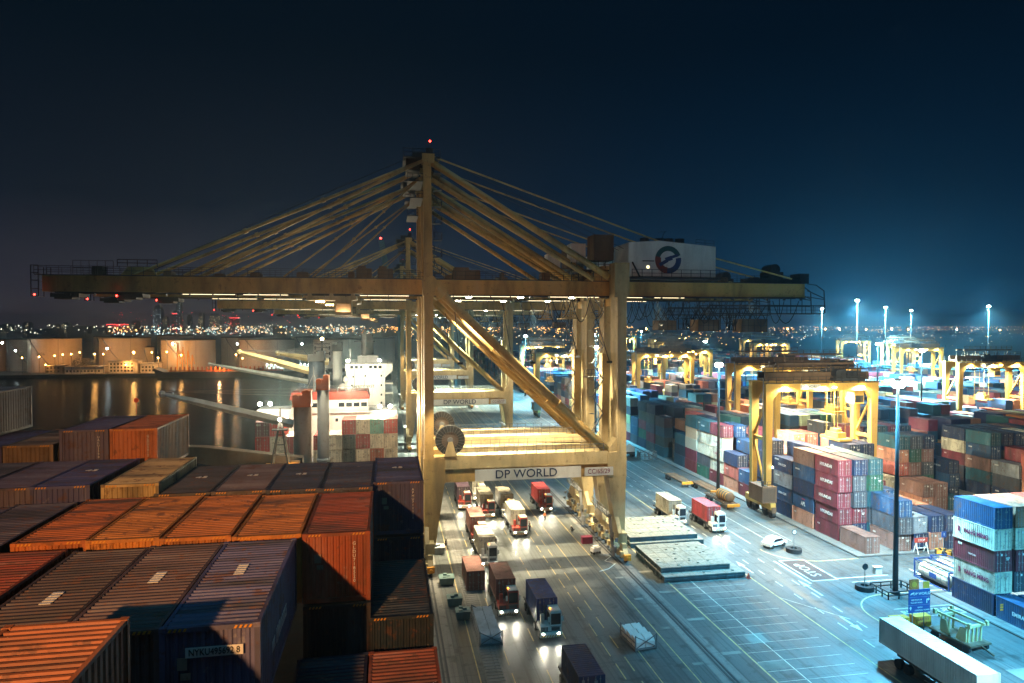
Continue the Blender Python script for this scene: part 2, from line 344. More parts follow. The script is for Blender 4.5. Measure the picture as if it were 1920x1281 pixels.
mo = mk.build('road_markings', ['marking_white', 'marking_yellow', 'marking_brown', 'concrete']); tag(mo, kind='structure')
def road_text(s, size, x, y, rz, wx=1.0):
    o = text(s, size, (x, y, .014), 'up', 'marking_white', name='road_lettering', wx=wx, rz=rz); o['kind'] = 'structure'
road_text('STOP', 2.1, 58.9, 87.8, R(90), 1.0); road_text('RIGHT TURN', 1.3, 65.2, 72.4, 0); road_text('30', 2.2, 78.6, 86.2, R(180))
# crane rails in their slots
for x, nm in ((33.4, 'crane_rail'), (5.5, 'crane_rail')):
    b = MB(); b.mat(0); b.box(x-1.3, x+1.3, -40, 430, 0, .012); b.mat(1); b.box(x-.34, x-.10, -40, 430, .012, .03); b.box(x+.12, x+.34, -40, 430, .012, .05)
    tag(b.build(nm, ['quay_concrete', 'dark_steel']), kind='structure')
# cable trench cover with its cross slats
b = MB(); b.mat(0); b.box(9.3, 11.4, 30, 400, 0, .02)
b.mat(1)
y = 40.0
while y < 150: b.box(9.5, 11.2, y, y+.22, .02, .05); y += .62
tag(b.build('cable_trench_path', ['quay_concrete', 'grey_steel']), kind='structure')

# ---------------------------------------------------------------- shipping containers
CW, CH, CL = 2.44, 2.59, 6.06
def corr(b, face, a0, a1, b0, b1, pos, depth, n, axis):
    """corrugated sheet. face 'x','y' or 'z' is the normal axis; the ribs repeat along `axis` between a0 and a1"""
    p = (a1-a0)/n; prof = []
    for i in range(n):
        o = a0+i*p; prof += [(o, 0), (o+p*.34, 0), (o+p*.5, 1), (o+p*.84, 1)]
    prof.append((a1, 0)); vs = []
    for u, k in prof:
        for w_ in (b0, b1):
            q = pos - depth*k
            vs.append({'xy': (q, u, w_), 'xz': (q, w_, u), 'yx': (u, q, w_), 'yz': (w_, q, u), 'zy': (w_, u, q), 'zx': (u, w_, q)}[face+axis])
    b.poly(vs, [(2*i, 2*i+1, 2*i+3, 2*i+2) for i in range(len(prof)-1)])
def make_hero(L, Hc=CH, hc=False):
    """container with its corner at (0,0,0): x 0..CW, y 0..L; parts are children"""
    root = empty('shipping_container')
    f = MB(); r = .14
    for x in (0, CW-r):
        for y in (0, L-r): f.box(x, x+r, y, y+r, 0, Hc)
        f.box(x+.02, x+r-.02, r, L-r, 0, .16); f.box(x+.03, x+r-.01, r, L-r, Hc-.10, Hc-.005)
    for y in (.02, L-r+.02): f.box(r, CW-r, y, y+r-.04, 0, .16); f.box(r, CW-r, y, y+r-.04, Hc-.13, Hc-.008)
    f.build('frame', 'container', root)
    b = MB(); corr(b, 'z', r, L-r, r-.02, CW-r+.02, Hc-.012, .05, int(L*4.0), 'y'); b.build('roof_panel', 'container_roof', root)
    for x, sg in ((.035, -1), (CW-.035, 1)):
        b = MB(); corr(b, 'x', r, L-r, .15, Hc-.1, x, .036*sg, int(L/.28), 'y'); b.build('side_panel', 'container', root)
    b = MB(); corr(b, 'y', r, CW-r, .15, Hc-.12, .05, -.045, 10, 'x'); b.build('end_panel', 'container', root)
    b = MB(); b.box(r, CW-r, L-.07, L-.03, .15, Hc-.12)
    for x in (.45, .95, 1.5, 2.0): b.box(x-.02, x+.02, L-.02, L+.02, .1, Hc-.1)
    b.build('door', 'container', root)
    for x in (-.006, CW-.172):
        for y in (-.006, L-.172):
            c = MB(); c.box(x, x+.178, y, y+.178, Hc-.115, Hc+.008); c.box(x+.04, x+.138, y-.004, y+.1, Hc-.085, Hc-.03); c.build('corner_casting', 'dark_steel' if False else 'container', root)
    if hc:
        s = MB()
        for x0 in (.2, CW-.65):
            for k in range(4): xx = x0+k*.12; s.prism([(xx, Hc-.105), (xx+.06, Hc-.105), (xx+.1, Hc-.03), (xx+.04, Hc-.03)], 'y', .003, .017)
        s.build('warning_stripes', 'amber_paint', root)
    return root
def far_store(o):                                   # prototypes are moved into place as the first of their kind
    return o
protoH = {}
hero_used = set()
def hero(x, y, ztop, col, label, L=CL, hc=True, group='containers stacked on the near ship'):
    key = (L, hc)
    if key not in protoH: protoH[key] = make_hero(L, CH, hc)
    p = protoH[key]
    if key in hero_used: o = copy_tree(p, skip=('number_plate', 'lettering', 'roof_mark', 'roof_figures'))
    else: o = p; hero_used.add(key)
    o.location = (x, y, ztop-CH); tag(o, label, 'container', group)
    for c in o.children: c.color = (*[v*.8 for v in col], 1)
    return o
# colours
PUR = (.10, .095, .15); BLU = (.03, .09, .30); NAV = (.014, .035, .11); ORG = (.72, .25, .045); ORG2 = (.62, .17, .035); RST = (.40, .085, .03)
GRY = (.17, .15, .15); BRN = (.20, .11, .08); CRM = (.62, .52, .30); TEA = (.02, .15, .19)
LR = 6.3
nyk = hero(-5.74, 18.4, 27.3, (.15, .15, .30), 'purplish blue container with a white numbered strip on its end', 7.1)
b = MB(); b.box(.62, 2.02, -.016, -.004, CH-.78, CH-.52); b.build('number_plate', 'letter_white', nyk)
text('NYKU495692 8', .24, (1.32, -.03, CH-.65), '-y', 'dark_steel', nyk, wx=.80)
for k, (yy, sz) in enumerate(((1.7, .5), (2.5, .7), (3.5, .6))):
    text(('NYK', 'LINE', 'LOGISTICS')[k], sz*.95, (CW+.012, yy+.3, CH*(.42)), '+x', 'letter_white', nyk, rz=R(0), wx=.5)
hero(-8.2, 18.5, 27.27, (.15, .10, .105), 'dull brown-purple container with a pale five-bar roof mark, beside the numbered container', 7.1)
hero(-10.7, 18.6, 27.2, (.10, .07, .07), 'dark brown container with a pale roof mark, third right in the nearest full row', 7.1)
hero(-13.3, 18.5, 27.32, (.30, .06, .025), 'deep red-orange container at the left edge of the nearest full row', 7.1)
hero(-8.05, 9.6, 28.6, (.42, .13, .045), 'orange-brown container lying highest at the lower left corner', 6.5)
# second row, bright orange roofs
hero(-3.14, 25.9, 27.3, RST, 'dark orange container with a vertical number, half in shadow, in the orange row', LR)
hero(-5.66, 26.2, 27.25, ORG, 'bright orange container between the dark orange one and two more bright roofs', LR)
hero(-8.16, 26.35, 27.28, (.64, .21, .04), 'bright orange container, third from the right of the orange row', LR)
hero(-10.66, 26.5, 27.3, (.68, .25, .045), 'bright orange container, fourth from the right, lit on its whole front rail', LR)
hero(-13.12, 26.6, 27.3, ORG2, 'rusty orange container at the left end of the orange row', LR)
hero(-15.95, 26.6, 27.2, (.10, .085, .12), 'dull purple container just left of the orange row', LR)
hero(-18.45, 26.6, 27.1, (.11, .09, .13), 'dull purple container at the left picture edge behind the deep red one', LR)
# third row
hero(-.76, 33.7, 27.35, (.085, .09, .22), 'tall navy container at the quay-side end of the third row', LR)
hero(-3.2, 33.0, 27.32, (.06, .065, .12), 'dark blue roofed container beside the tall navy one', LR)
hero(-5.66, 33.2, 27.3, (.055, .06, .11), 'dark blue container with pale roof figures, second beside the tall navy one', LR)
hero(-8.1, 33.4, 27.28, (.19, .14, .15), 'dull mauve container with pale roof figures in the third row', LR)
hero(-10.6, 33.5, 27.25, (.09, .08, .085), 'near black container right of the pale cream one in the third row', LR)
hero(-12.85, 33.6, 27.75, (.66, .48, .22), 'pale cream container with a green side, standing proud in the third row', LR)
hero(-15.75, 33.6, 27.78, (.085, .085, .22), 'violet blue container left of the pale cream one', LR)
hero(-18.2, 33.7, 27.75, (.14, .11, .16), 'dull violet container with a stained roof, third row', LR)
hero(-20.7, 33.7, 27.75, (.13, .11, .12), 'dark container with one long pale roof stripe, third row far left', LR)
# fourth row
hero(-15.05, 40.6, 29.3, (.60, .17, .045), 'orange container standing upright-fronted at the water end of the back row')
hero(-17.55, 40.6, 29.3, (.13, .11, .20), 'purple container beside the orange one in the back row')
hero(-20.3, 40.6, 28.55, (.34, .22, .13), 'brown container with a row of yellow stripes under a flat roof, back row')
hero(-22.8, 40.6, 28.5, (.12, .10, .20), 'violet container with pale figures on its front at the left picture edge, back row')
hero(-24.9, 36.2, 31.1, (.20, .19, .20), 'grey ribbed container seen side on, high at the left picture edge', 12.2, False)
# lower tiers that show at the quay side
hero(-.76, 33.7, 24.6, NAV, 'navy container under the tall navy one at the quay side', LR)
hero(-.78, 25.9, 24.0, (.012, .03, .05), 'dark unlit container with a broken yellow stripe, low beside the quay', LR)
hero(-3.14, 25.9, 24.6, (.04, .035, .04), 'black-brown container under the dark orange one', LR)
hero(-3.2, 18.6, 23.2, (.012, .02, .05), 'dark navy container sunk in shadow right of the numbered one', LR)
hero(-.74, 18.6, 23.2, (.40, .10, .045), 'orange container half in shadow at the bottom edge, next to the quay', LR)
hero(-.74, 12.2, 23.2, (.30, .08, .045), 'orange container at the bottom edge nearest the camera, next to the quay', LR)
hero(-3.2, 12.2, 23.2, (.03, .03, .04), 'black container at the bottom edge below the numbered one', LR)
for o, s, sx, c in (('dark orange', 'GLDU718520', 1.86, 'letter_white'), ('tall navy container at', 'APHU711111', 1.92, 'letter_white'), ('orange container standing', 'GCDU5012', 1.95, 'letter_white'), ('purple container beside', 'UACU3390', 1.95, 'letter_white')):
    t_ = next(k for k in COL.objects if k.get('label', '').find(o) >= 0 and k.get('category') == 'container')
    for i, ch in enumerate(s): text(ch, .17, (sx, -.01, CH-.42-i*.155), '-y', c, t_)
# roof marks
for fx, fy, fz in ((-3.14, 25.9, 27.3), (-.76, 33.7, 27.35), (-5.74, 18.4, 27.3), (-.74, 18.6, 23.2)):
    tgt = min((k for k in COL.objects if k.get('category') == 'container'), key=lambda k: abs(k.location.x-fx)+abs(k.location.y-fy)+abs(k.location.z+CH-fz)*3)
    b = MB(); b.box(.42, .66, -.012, -.002, 1.5, 1.82); b.box(.5, .74, -.014, -.003, 1.25, 1.42); b.build('decal', 'teal_paint' if fz > 27.3 else 'post_brown', tgt)
for x, y, z, w_ in ((-4.6, 22.6, 27.3, .3), (-7.0, 22.4, 27.27, .3), (-9.5, 21.4, 27.2, .3), (-20.0, 36.5, 27.75, .26)):
    tgt = min((k for k in COL.objects if k.get('category') == 'container'), key=lambda k: abs(k.location.x+CW/2-x)+abs(k.location.y+3.3-y)+abs(k.location.z+CH-z)*3)
    b = MB()
    for i in range(5): b.box(x-w_/2-tgt.location.x, x+w_/2-tgt.location.x, y-.45+i*.19-tgt.location.y, y-.33+i*.19-tgt.location.y, CH-.015, CH+.004)
    b.build('roof_mark', 'letter_white', tgt)
for x in (-19.0, -16.3+1.3, -9.4, -6.9, -4.4, -2.0):
    tgt = min((k for k in COL.objects if k.get('category') == 'container' and 33 < k.location.y < 34.5 and k.location.z > 24.2), key=lambda k: abs(k.location.x+CW/2-x-.4))
    text('45', .5, (CW/2, 3.4, CH+.004), 'up', 'letter_white', tgt, name='roof_figures', rz=R(0), wx=1.2)
b = MB(); b.box(-26, 1.3, -30, 60, WATER-.5, 14.0); b.box(-25.5, 1.2, -30, 48, 14.0, 20.55); b.build('hull', 'hull', None)
hullo = COL.objects['hull']; hullo.name = 'container_ship'; tag(hullo, 'dark hull and deck of the near ship under the foreground containers', 'ship')
# the ship's own sodium deck light, behind and left of the camera
light('SPOT', (-13.3, -12.0, 37.6), 430000, (1.0, .47, .155), target=(-.5, 50, 26), size=.35, angle=54, blend=1.0, name='ship_floodlight')
# ---------------------------------------------------------------- ship-to-shore gantry cranes
OX = 19.5
class CB(MB):
    """mesh builder in crane coordinates: x measured from the camera axis, stored relative to the crane's base"""
    def build(s, name, mats, parent=None, smooth=False):
        s.v = [(x-OX, y, z) for x, y, z in s.v]; return MB.build(s, name, mats, parent, smooth)
def make_crane():
    root = empty('gantry_crane', (OX, 98, 0))
    Y, C, D = 'crane_yellow', 'crane_cream', 'dark_steel'
    NF, FF, TH = 0.0, 6.6, 2.6                       # near frame, far frame, leg thickness
    for fi, y0 in enumerate((NF, FF)):
        y1 = y0+TH
        # sea-side leg: haunched foot, shaft, mast up to the apex
        b = CB(); b.frust((5.0, 6.6, y0+.3, y1-.3), 3.2, (5.0, 7.9, y0, y1), 12.2); b.box(4.9, 8.0, y0-.02, y1+.02, 12.2, 15.9)
        b.frust((5.05, 6.35, y0, y1), 15.9, (5.05, 6.35, y0, y1), 39.2); b.box(4.9, 6.5, y0-.05, y1+.05, 39.2, 42.0)
        b.frust((5.05, 6.3, y0+.3, y1-.2), 42.0, (5.0, 6.1, y0+.7, y1-.5), 59.4); b.box(4.85, 6.6, y0+.5, y1-.3, 58.2, 59.5)
        b.prism([(6.5, 39.3), (6.5, 41.9), (8.3, 40.0), (8.3, 39.3)], 'y', y0+.2, y1-.2)
        for z in (22, 29.5): b.box(5.02, 6.38, y0-.02, y1+.02, z, z+.12)
        b.build('leg', Y, root)
        # land-side leg, the stronger light on it put into a paler paint
        b = CB(); b.frust((33.9, 35.2, y0+.3, y1-.3), 3.2, (32.5, 35.3, y0, y1), 12.2); b.box(32.4, 35.35, y0-.02, y1+.02, 12.2, 15.9)
        b.box(33.9, 35.3, y0, y1+.8*(fi==0), 15.9, 39.2); b.box(33.4, 35.7, y0-.05, y1+.05, 39.2, 44.4)
        b.prism([(33.9, 15.9), (32.3, 15.9), (33.9, 17.9)], 'y', y0+.3, y1-.3)
        for z in (22, 30, 35): b.box(33.87, 35.33, y0-.02, y1+.82*(fi==0), z, z+.12)
        b.box(33.95, 35.25, y0-.03, y0, 18.0, 18.1); b.box(34.2, 34.35, y0-.12, y0, 16, 39)
        b.build('leg', C, root)
        b = CB(); b.box(8.0, 32.4, y0+.1, y1-.1, 14.2, 16.1); b.box(8.0, 32.4, y0+.02, y1-.02, 14.2, 14.34); b.build('portal_beam', C, root)
        b = CB(); b.box(8.0, 32.4, y0+.3, y1-.3, 12.25, 14.2); b.build('sign_beam', Y, root)
        b = CB(); b.tube([(6.9, y0+.9, 40.2), (33.2, y0+.9, 15.4)], .62, 14); b.tube([(6.9, y0+.9, 40.2), (7.9, y0+.9, 39.26)], .8, 14)
        for k in (.35, .68): p = Vector((6.9, y0+.9, 40.2)).lerp(Vector((33.2, y0+.9, 15.4)), k); q = Vector((6.9, y0+.9, 40.2)).lerp(Vector((33.2, y0+.9, 15.4)), k+.006); b.tube([p, q], .7, 14)
        b.build('diagonal_brace', Y, root, True)
        b = CB(); b.tube([(6.2, y0+1.2, 58.4), (33.0, y0+1.6, 42.3)], .5, 12); b.build('backstay', Y, root, True)
        b = CB(); b.tube([(6.2, y0+1.4, 56.0), (28.6 if fi else 30.6, y0+1.6, 41.9)], .36, 12); b.build('backstay', Y, root, True)
        b = CB(); b.tube([(6.2, y0+1.2, 59.3), (41.0+fi*.5, y0+1.6, 47.9)], .13, 6); b.build('tie_rod', Y, root)
        b = CB(); b.tube([(48, y0+1.6, 46.0), (63.5, y0+1.6, 42.4)], .13, 6); b.build('tie_rod', Y, root)
        for xe in ((-34.2, -27.8, -14.6, -10.6) if fi == 0 else (-34.2, -27.8)):
            z0 = 58.6 if xe < -20 else 56.5
            b = CB(); b.tube([(5.0, y0+1.2, z0), (xe+fi*1.4, 4.6-1.1+fi*2.2, 41.9)], .24 if xe < -20 else .13, 6)
            p = Vector((5.0, y0+1.2, z0)); q = Vector((xe+fi*1.4, 4.6-1.1+fi*2.2, 41.9))
            for k in (.35, .62): c = p.lerp(q, k); c2 = p.lerp(q, k+.012); b.tube([c, c2], .38 if xe < -20 else .24, 6)
            b.build('forestay', Y, root)
        b = CB(); b.tube([(5.0, y0+1.4, 59.9), (-33.5, 3.6+fi*2, 42.3)], .05, 4); b.tube([(6, y0+1.4, 59.9), (38, 3.6+fi*2, 46)], .05, 4); b.build('hoist_rope', D, root)
    # cross members between the frames
    b = CB()
    for x in (5.7, 34.6):
        for z in (15.0, 38.6): b.box(x-.5, x+.5, TH, FF, z-.6, z+.6)
    for x in (5.7,):
        for z in (46.0, 53.0, 58.6): b.box(x-.3, x+.3, TH-.4, FF+.3, z-.35, z+.35)
    b.build('cross_beam', Y, root)
    # boom and girder
    b = CB(); b.box(-45.6, 4.85, 3.4, 4.5, 39.55, 41.75); b.box(-45.6, 4.85, 5.2, 6.0, 39.55, 41.75)
    b.prism([(-36.0, 41.75), (-35.0, 43.0), (-32.2, 43.0), (-31.4, 41.75)], 'y', 3.42, 4.48)
    for x in range(-44, 4, 6): b.box(x, x+.1, 3.37, 3.4, 39.55, 41.75)
    for x in range(-44, 5, 5): b.box(x, x+.3, 4.5, 5.2, 40.4, 41.2)
    b.build('boom', Y, root)
    b = CB(); b.box(6.5, 67.0, 3.4, 4.5, 39.5, 41.75); b.box(6.5, 67.0, 5.2, 6.0, 39.5, 41.75)
    for x in range(9, 66, 6): b.box(x, x+.1, 3.37, 3.4, 39.5, 41.75)
    for x in range(9, 66, 5): b.box(x, x+.3, 4.5, 5.2, 40.4, 41.2)
    b.prism([(29.5, 41.75), (33.3, 41.75), (33.3, 43.4), (31.8, 43.4)], 'y', 3.0, 6.4)
    b.build('girder', Y, root)
    b = CB(); b.box(-44, 67, 3.15, 3.38, 39.35, 39.52); b.box(-44, 67, 5.9, 6.1, 39.35, 39.5)
    for x in range(-42, 67, 3): b.box(x, x+.08, 2.6, 3.3, 39.0, 39.3)
    b.build('trolley_rail', D, root)
    b = CB(); b.box(-46.2, 66.8, 2.55, 3.35, 41.72, 41.8); b.rail((-46.2, 2.55, 41.8), (4.6, 2.55, 41.8), 1.15, 34, .028); b.rail((6.8, 2.55, 41.8), (66.5, 2.55, 41.8), 1.15, 40, .028)
    b.rail((-46.2, 6.1, 41.8), (66.5, 6.1, 41.8), 1.15, 60, .028); b.build('walkway', D, root)
    # boom tip cage and its signal lamp
    b = CB()
    for x in (-46.6, -45.7):
        for y in (2.6, 6.1): b.beam((x, y, 38.9), (x, y, 43.0), .1)
    for z in (38.9, 39.9, 41, 42, 43): b.beam((-46.6, 2.6, z), (-45.7, 2.6, z), .07); b.beam((-46.6, 2.6, z), (-46.6, 6.1, z), .07)
    b.rail((-41.5, 2.6, 41.8), (-36.5, 2.6, 41.8), 1.9, 5, .03); b.box(-39.4, -38.1, 3.2, 4.6, 41.8, 43.0)
    b.rail((-36, 2.6, 43.0), (-31, 2.6, 43.0), .9, 4, .05)
    b.build('tip_platform', D, root)
    for x in (-44.5, -36.5): b = CB(); b.box(x, x+3.5, 3.0, 6, 38.8, 39.3); b.box(x+.4, x+2.6, 3.2, 5.6, 38.55, 38.8); b.build('end_buffer', D, root)
    for p in ((-46.2, 2.6, 39.1), (-36.2, 2.7, 39.0)): b = CB(); b.ball(p, .13, 6); b.build('signal_lamp', 'lamp_red', root)
    # equipment lying on the boom and girder
    b = CB()
    rr_ = random.Random(3)
    for k in range(16):
        x = -30+k*5.9+rr_.uniform(-1, 1); w = rr_.uniform(.4, 1.6); h = rr_.uniform(.3, 1.2)
        if not (2 < x < 8 or 9 < x < 14): b = CB(); b.box(x, x+w, 3.5, 5.6, 41.8, 41.8+h); b.box(x+.1, x+w-.1, 3.7, 5.4, 41.8+h, 41.9+h); b.build('equipment_box', 'brown_steel', root)
    for x, w in ((-4.5, 2.2), (-1.5, 2.2), (9.5, 4.0)): b = CB(); b.box(x, x+w, 3.0, 5.9, 41.8, 43.2); b.box(x+.2, x+w*.6, 3.4, 5.4, 43.2, 43.6); b.build('winch_house', 'brown_steel', root)
    # apex head
    b = CB(); b.box(2.2, 7.4, .6, 8.6, 58.9, 59.05)
    for q in ((2.2, 55.6), (2.6, 53.2)): b.box(q[0]+.6, 5, 1.0, 8.2, q[1], q[1]+.12); b.rail((q[0]+.6, 1.0, q[1]+.12), (5, 1.0, q[1]+.12), 1.0, 3, .04)
    b.rail((2.2, .6, 59.05), (7.4, .6, 59.05), 1.1, 4, .04); b.box(2.6, 4.6, 2.0, 7.0, 57.4, 58.9); b.box(3.6, 6.4, 3.0, 6.0, 59.1, 60.3)
    b.box(5.6, 6.6, 4.0, 5.2, 60.3, 61.2)
    b.build('apex_head', D, root)
    b = CB(); b.beam((6.2, 4.5, 61.2), (6.2, 4.5, 62.2), .08); b.build('mast_pole', D, root)
    b = CB(); b.ball((6.2, 4.5, 62.3), .16, 6); b.build('beacon', 'lamp_red', root)
    # mast stairs on the land side of the sea legs
    b = CB(); z = 42.5; k = 0
    while z < 57: b.box(6.5, 7.7, 1.2, 2.8, z, z+.06); b.rail((7.7, 1.2, z), (7.7, 2.8, z), 1.1, 2, .03); b.rail((6.5, 1.2, z), (7.7, 1.2, z), 1.1, 1, .03); b.beam((6.6 if k % 2 else 7.6, 2.9, z), (7.6 if k % 2 else 6.6, 2.9, z+2.4), .25, .06); z += 2.4; k += 1
    b.build('stair_tower', D, root)
    # machinery house with the round emblem
    mh = CB(); mh.prism([(36.0, 42.5), (36.0, 47.6), (41.0, 47.95), (50.2, 47.2), (50.2, 42.5)], 'y', 1.2, 8.0); mho = mh.build('machinery_house', 'white_paint', root)
    b = CB(); b.box(35.6, 50.6, .2, 8.4, 41.95, 42.35); b.rail((36.2, .2, 42.35), (50.4, .2, 42.35), 1.1, 9, .035); b.beam((37.6, .7, 42.35), (36.4, .7, 44.6), .5, .08); b.build('house_walkway', D, mho)
    b = CB(); b.box(38.2, 40.1, 1.14, 1.18, 44.75, 44.9)
    for x in (39.2, 41.6, 43.2, 45.0): b.cyl((x, 3, 47.4), (x, 3, 48.5), .75, 10)
    b.rail((47, 1.4, 47.4), (50, 1.4, 47.2), .9, 2, .03); b.beam((41.2, 1.5, 47.8), (41.9, 1.5, 49.4), .06); b.beam((40.8, 1.5, 49.3), (42.2, 1.5, 49.4), .06)
    b.build('roof_fans', D, mho)
    b = CB(); b.box(38.9, 39.3, 1.15, 1.19, 43.7, 44.1); b.build('window', 'lit_window', mho)
    cx, cz, r = 42.35, 45.05, 2.12
    def ring(a0, a1, r0, r1, n=18): A = [R(a0+(a1-a0)*i/n) for i in range(n+1)]; return [(cx+r1*math.cos(a), cz+r1*math.sin(a)) for a in A]+[(cx+r0*math.cos(a), cz+r0*math.sin(a)) for a in reversed(A)]
    for nm, mt, a0, a1, r0, r1, yy in (('emblem', 'logo_teal', 20, 165, r*.64, r, 1.15), ('emblem', 'logo_red', 165, 265, r*.55, r, 1.15), ('emblem', 'logo_blue', 265, 370, r*.6, r, 1.15)):
        b = CB(); P = ring(a0, a1, r0, r1); n = len(P); h = n//2
        for i in range(h-1): b.prism([P[i], P[i+1], P[n-2-i], P[n-1-i]], 'y', yy, yy+.03)
        b.build(nm, mt, mho)
    b = CB()
    for dx, dz, w_, h_, an in ((-.75, -.45, 1.5, .62, 33), (.1, .15, 1.1, .8, 25), (1.0, .55, 1.3, .5, 22), (.1, .15, .5, .35, 25)):
        a = R(an); P = [(cx+dx+(math.cos(a)*u*w_/2-math.sin(a)*v*h_/2), cz+dz+(math.sin(a)*u*w_/2+math.cos(a)*v*h_/2)) for u, v in ((-1,-.7),(1,-1),(1,.7),(-1,1))]
        b.prism(P, 'y', 1.13, 1.16)
    b.build('emblem', 'logo_blue', mho)
    # operator rooms beside the land leg head
    b = CB(); b.box(31.0, 34.2, 2.9, 6.4, 45.0, 48.9); b.build('winch_house', 'brown_steel', root)
    b = CB(); b.box(28.6, 31.0, 7.2, 9.8, 45.0, 48.0); b.box(28.9, 30.7, 7.15, 7.2, 46.2, 47.4); b.build('electrical_house', 'white_paint', root)
    b = CB(); b.box(28.3, 36, 6.3, 10, 43.6, 43.8); b.rail((28.3, 2.8, 43.8), (34, 2.8, 43.8), 1.1, 5, .04)
    for x in (28.6, 31, 34): b.beam((x, 3, 41.8), (x, 3, 43.8), .15); b.beam((x, 7, 41.8), (x, 7, 45), .15)
    b.build('upper_platform', D, root)
    # festoon loops under the girder
    b = CB()
    for k in range(11):
        x0 = 35.6+k*2.45; dep = (3.6, 2.6, 4.0, 3.0, 4.2)[k % 5]; pts = [(x0+2.9*i/10, 2.9, 38.9-dep*(1-((i-5)/5)**2)) for i in range(11)]; b.tube(pts, .06, 5)
    for k in range(7):
        x0 = 36+k*2.9; b.tube([(x0+2.6*i/8, 6.4, 38.9-3.0*(1-((i-4)/4)**2)) for i in range(9)], .045, 5)
    for x0, w_, dp in ((61.0, 4.6, 3.6), (24.5, 3.0, 2.8), (27.6, 2.8, 3.4), (30.4, 2.4, 2.6)): b.tube([(x0+w_*i/10, 2.9, 38.9-dp*(1-((i-5)/5)**2)) for i in range(11)], .07, 5)
    b.build('festoon_cable', D, root)
    # tail lattice, tail cage, hanging service cabins
    b = CB()
    for z in (36.9, 38.2): b.beam((50, 2.6, z), (70, 2.6, z), .12); b.beam((50, 6.4, z), (70, 6.4, z), .12)
    for k in range(11): x = 50+k*2; b.beam((x, 2.6, 36.9), (x, 2.6, 39.5 if x < 67 else 38.2), .09); b.beam((x, 2.6, 36.9), (x, 6.4, 36.9), .08)
    b.box(54, 70, 2.6, 6.4, 36.8, 36.88); b.rail((50, 2.6, 36.9), (70, 2.6, 36.9), 1.1, 12, .03)
    for a_ in ((67, 39.6, 70, 39.2), (67, 41.7, 68.6, 41.5), (68.6, 41.5, 70, 40.6), (70, 40.6, 70.2, 37), (67, 40.6, 70, 39.4)): b.beam((a_[0], 2.7, a_[1]), (a_[2], 2.7, a_[3]), .13); b.beam((a_[0], 6.3, a_[1]), (a_[2], 6.3, a_[3]), .13)
    b.box(60.5, 63.0, 3.2, 6, 41.8, 43.6); b.box(66.0, 67.6, 3.2, 6, 41.8, 43.4); b.cyl((61.6, 3.2, 44), (61.6, 6, 44), .9, 10); b.box(57, 66, 3.3, 5.9, 41.8, 42.6)
    b.build('tail_lattice', D, root)
    for x0, x1, z0, z1 in ((48.3, 51.7, 34.1, 35.9), (55.7, 60.1, 33.9, 36.0)):
        c = CB(); c.box(x0, x1, 3.0, 6.0, z0, z1); co = c.build('service_cabin', 'brown_steel', root)
        c = CB()
        for k in range(5): xx = x0+(x1-x0)*k/4; c.box(xx-.04, xx+.04, 2.95, 2.99, z0, z1)
        c.box(x0, x1, 2.95, 2.99, (z0+z1)/2-.03, (z0+z1)/2+.03)
        for p in ((x0+.3, x0+1.6), (x1-.3, x1-1.6), (x0+1.6, x0+.3), (x1-1.6, x1-.3)): c.beam((p[0], 3.1, z1), (p[1], 3.1, 38.0), .1); c.beam((p[0], 5.9, z1), (p[1], 5.9, 38.0), .1)
        c.build('hanger_frame', D, co)
    b = CB()
    for x in (53.0, 54.6):
        for y in (3.0, 5.0): b.beam((x, y, 34.2), (x, y, 37.0), .12)
    for z in (34.2, 35.2, 36.2): b.box(52.9, 54.7, 2.9, 5.1, z, z+.08)
    for k in range(5): b.beam((53.0+k*.3, 3, 34.2), (53.4+k*.3, 3, 36.8), .1)
    b.build('service_cage', D, root)
    # trolley with operator cab and lamp, parked out on the boom
    b = CB(); b.box(-11.5, -4.5, 2.9, 6.6, 38.6, 39.2)
    for x in (-11, -8, -5): b.cyl((x, 3.0, 39.3), (x, 3.3, 39.3), .3, 10)
    tr = b.build('trolley', C, root)
    b = CB(); b.box(-7.5, -5.2, 3.0, 5.4, 36.4, 38.6); b.build('operator_cab', C, tr)
    b = CB(); b.box(-7.4, -5.3, 2.96, 3.0, 36.9, 38.1); b.box(-7.53, -7.5, 3.2, 5.2, 36.9, 38.1); b.build('cab_window', 'glass', tr)
    b = CB(); b.box(-10.2, -9.0, 3.4, 3.6, 38.3, 38.45); b.build('cab_lamp', 'lamp_warm', tr)
    for x, pw in ((42, 120000), (58, 150000)): light('SPOT', (x-OX, 4.6, 39.0), pw, (1.0, .86, .52), root, (x+5-OX, 4.0, 0), .3, 64, .9, name='yard_flood')
    light('SPOT', (-9.6-OX, 4.5, 38.2), 60000, (1, .80, .48), root, (-9.6-OX, 4.5, 0), .3, 150, name='trolley_light')
    # glowing strips painting the trolley lamps' light trails; then flood lamps under the girder
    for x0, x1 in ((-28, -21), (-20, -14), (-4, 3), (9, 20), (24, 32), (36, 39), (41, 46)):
        b = CB(); b.box(x0, x1, 3.24, 3.32, 39.26, 39.32); b.build('light_trail', 'trail_glow', root)
    for x, pw in ((12, 65000), (20, 60000), (28, 85000)):
        b = CB(); b.box(x-.4, x+.4, 4.6, 5.2, 39.15, 39.35); b.build('flood_lamp', 'lamp_white', root)
        light('SPOT', (x-OX, 4.8, 39.0), pw, (1.0, .82, .50), root, (x-OX, 7, 0), .3, 66, .8, name='flood_light')
    for x in (9.5, 19.5, 30.5): light('SPOT', (x-OX, -6.2, 29.6), 14000, (1.0, .80, .50), root, (x-OX+(1 if x > 10 else -2), 0, 13.5), .3, 54, name='portal_fill')  # fill spots added to light the portal beam and sign
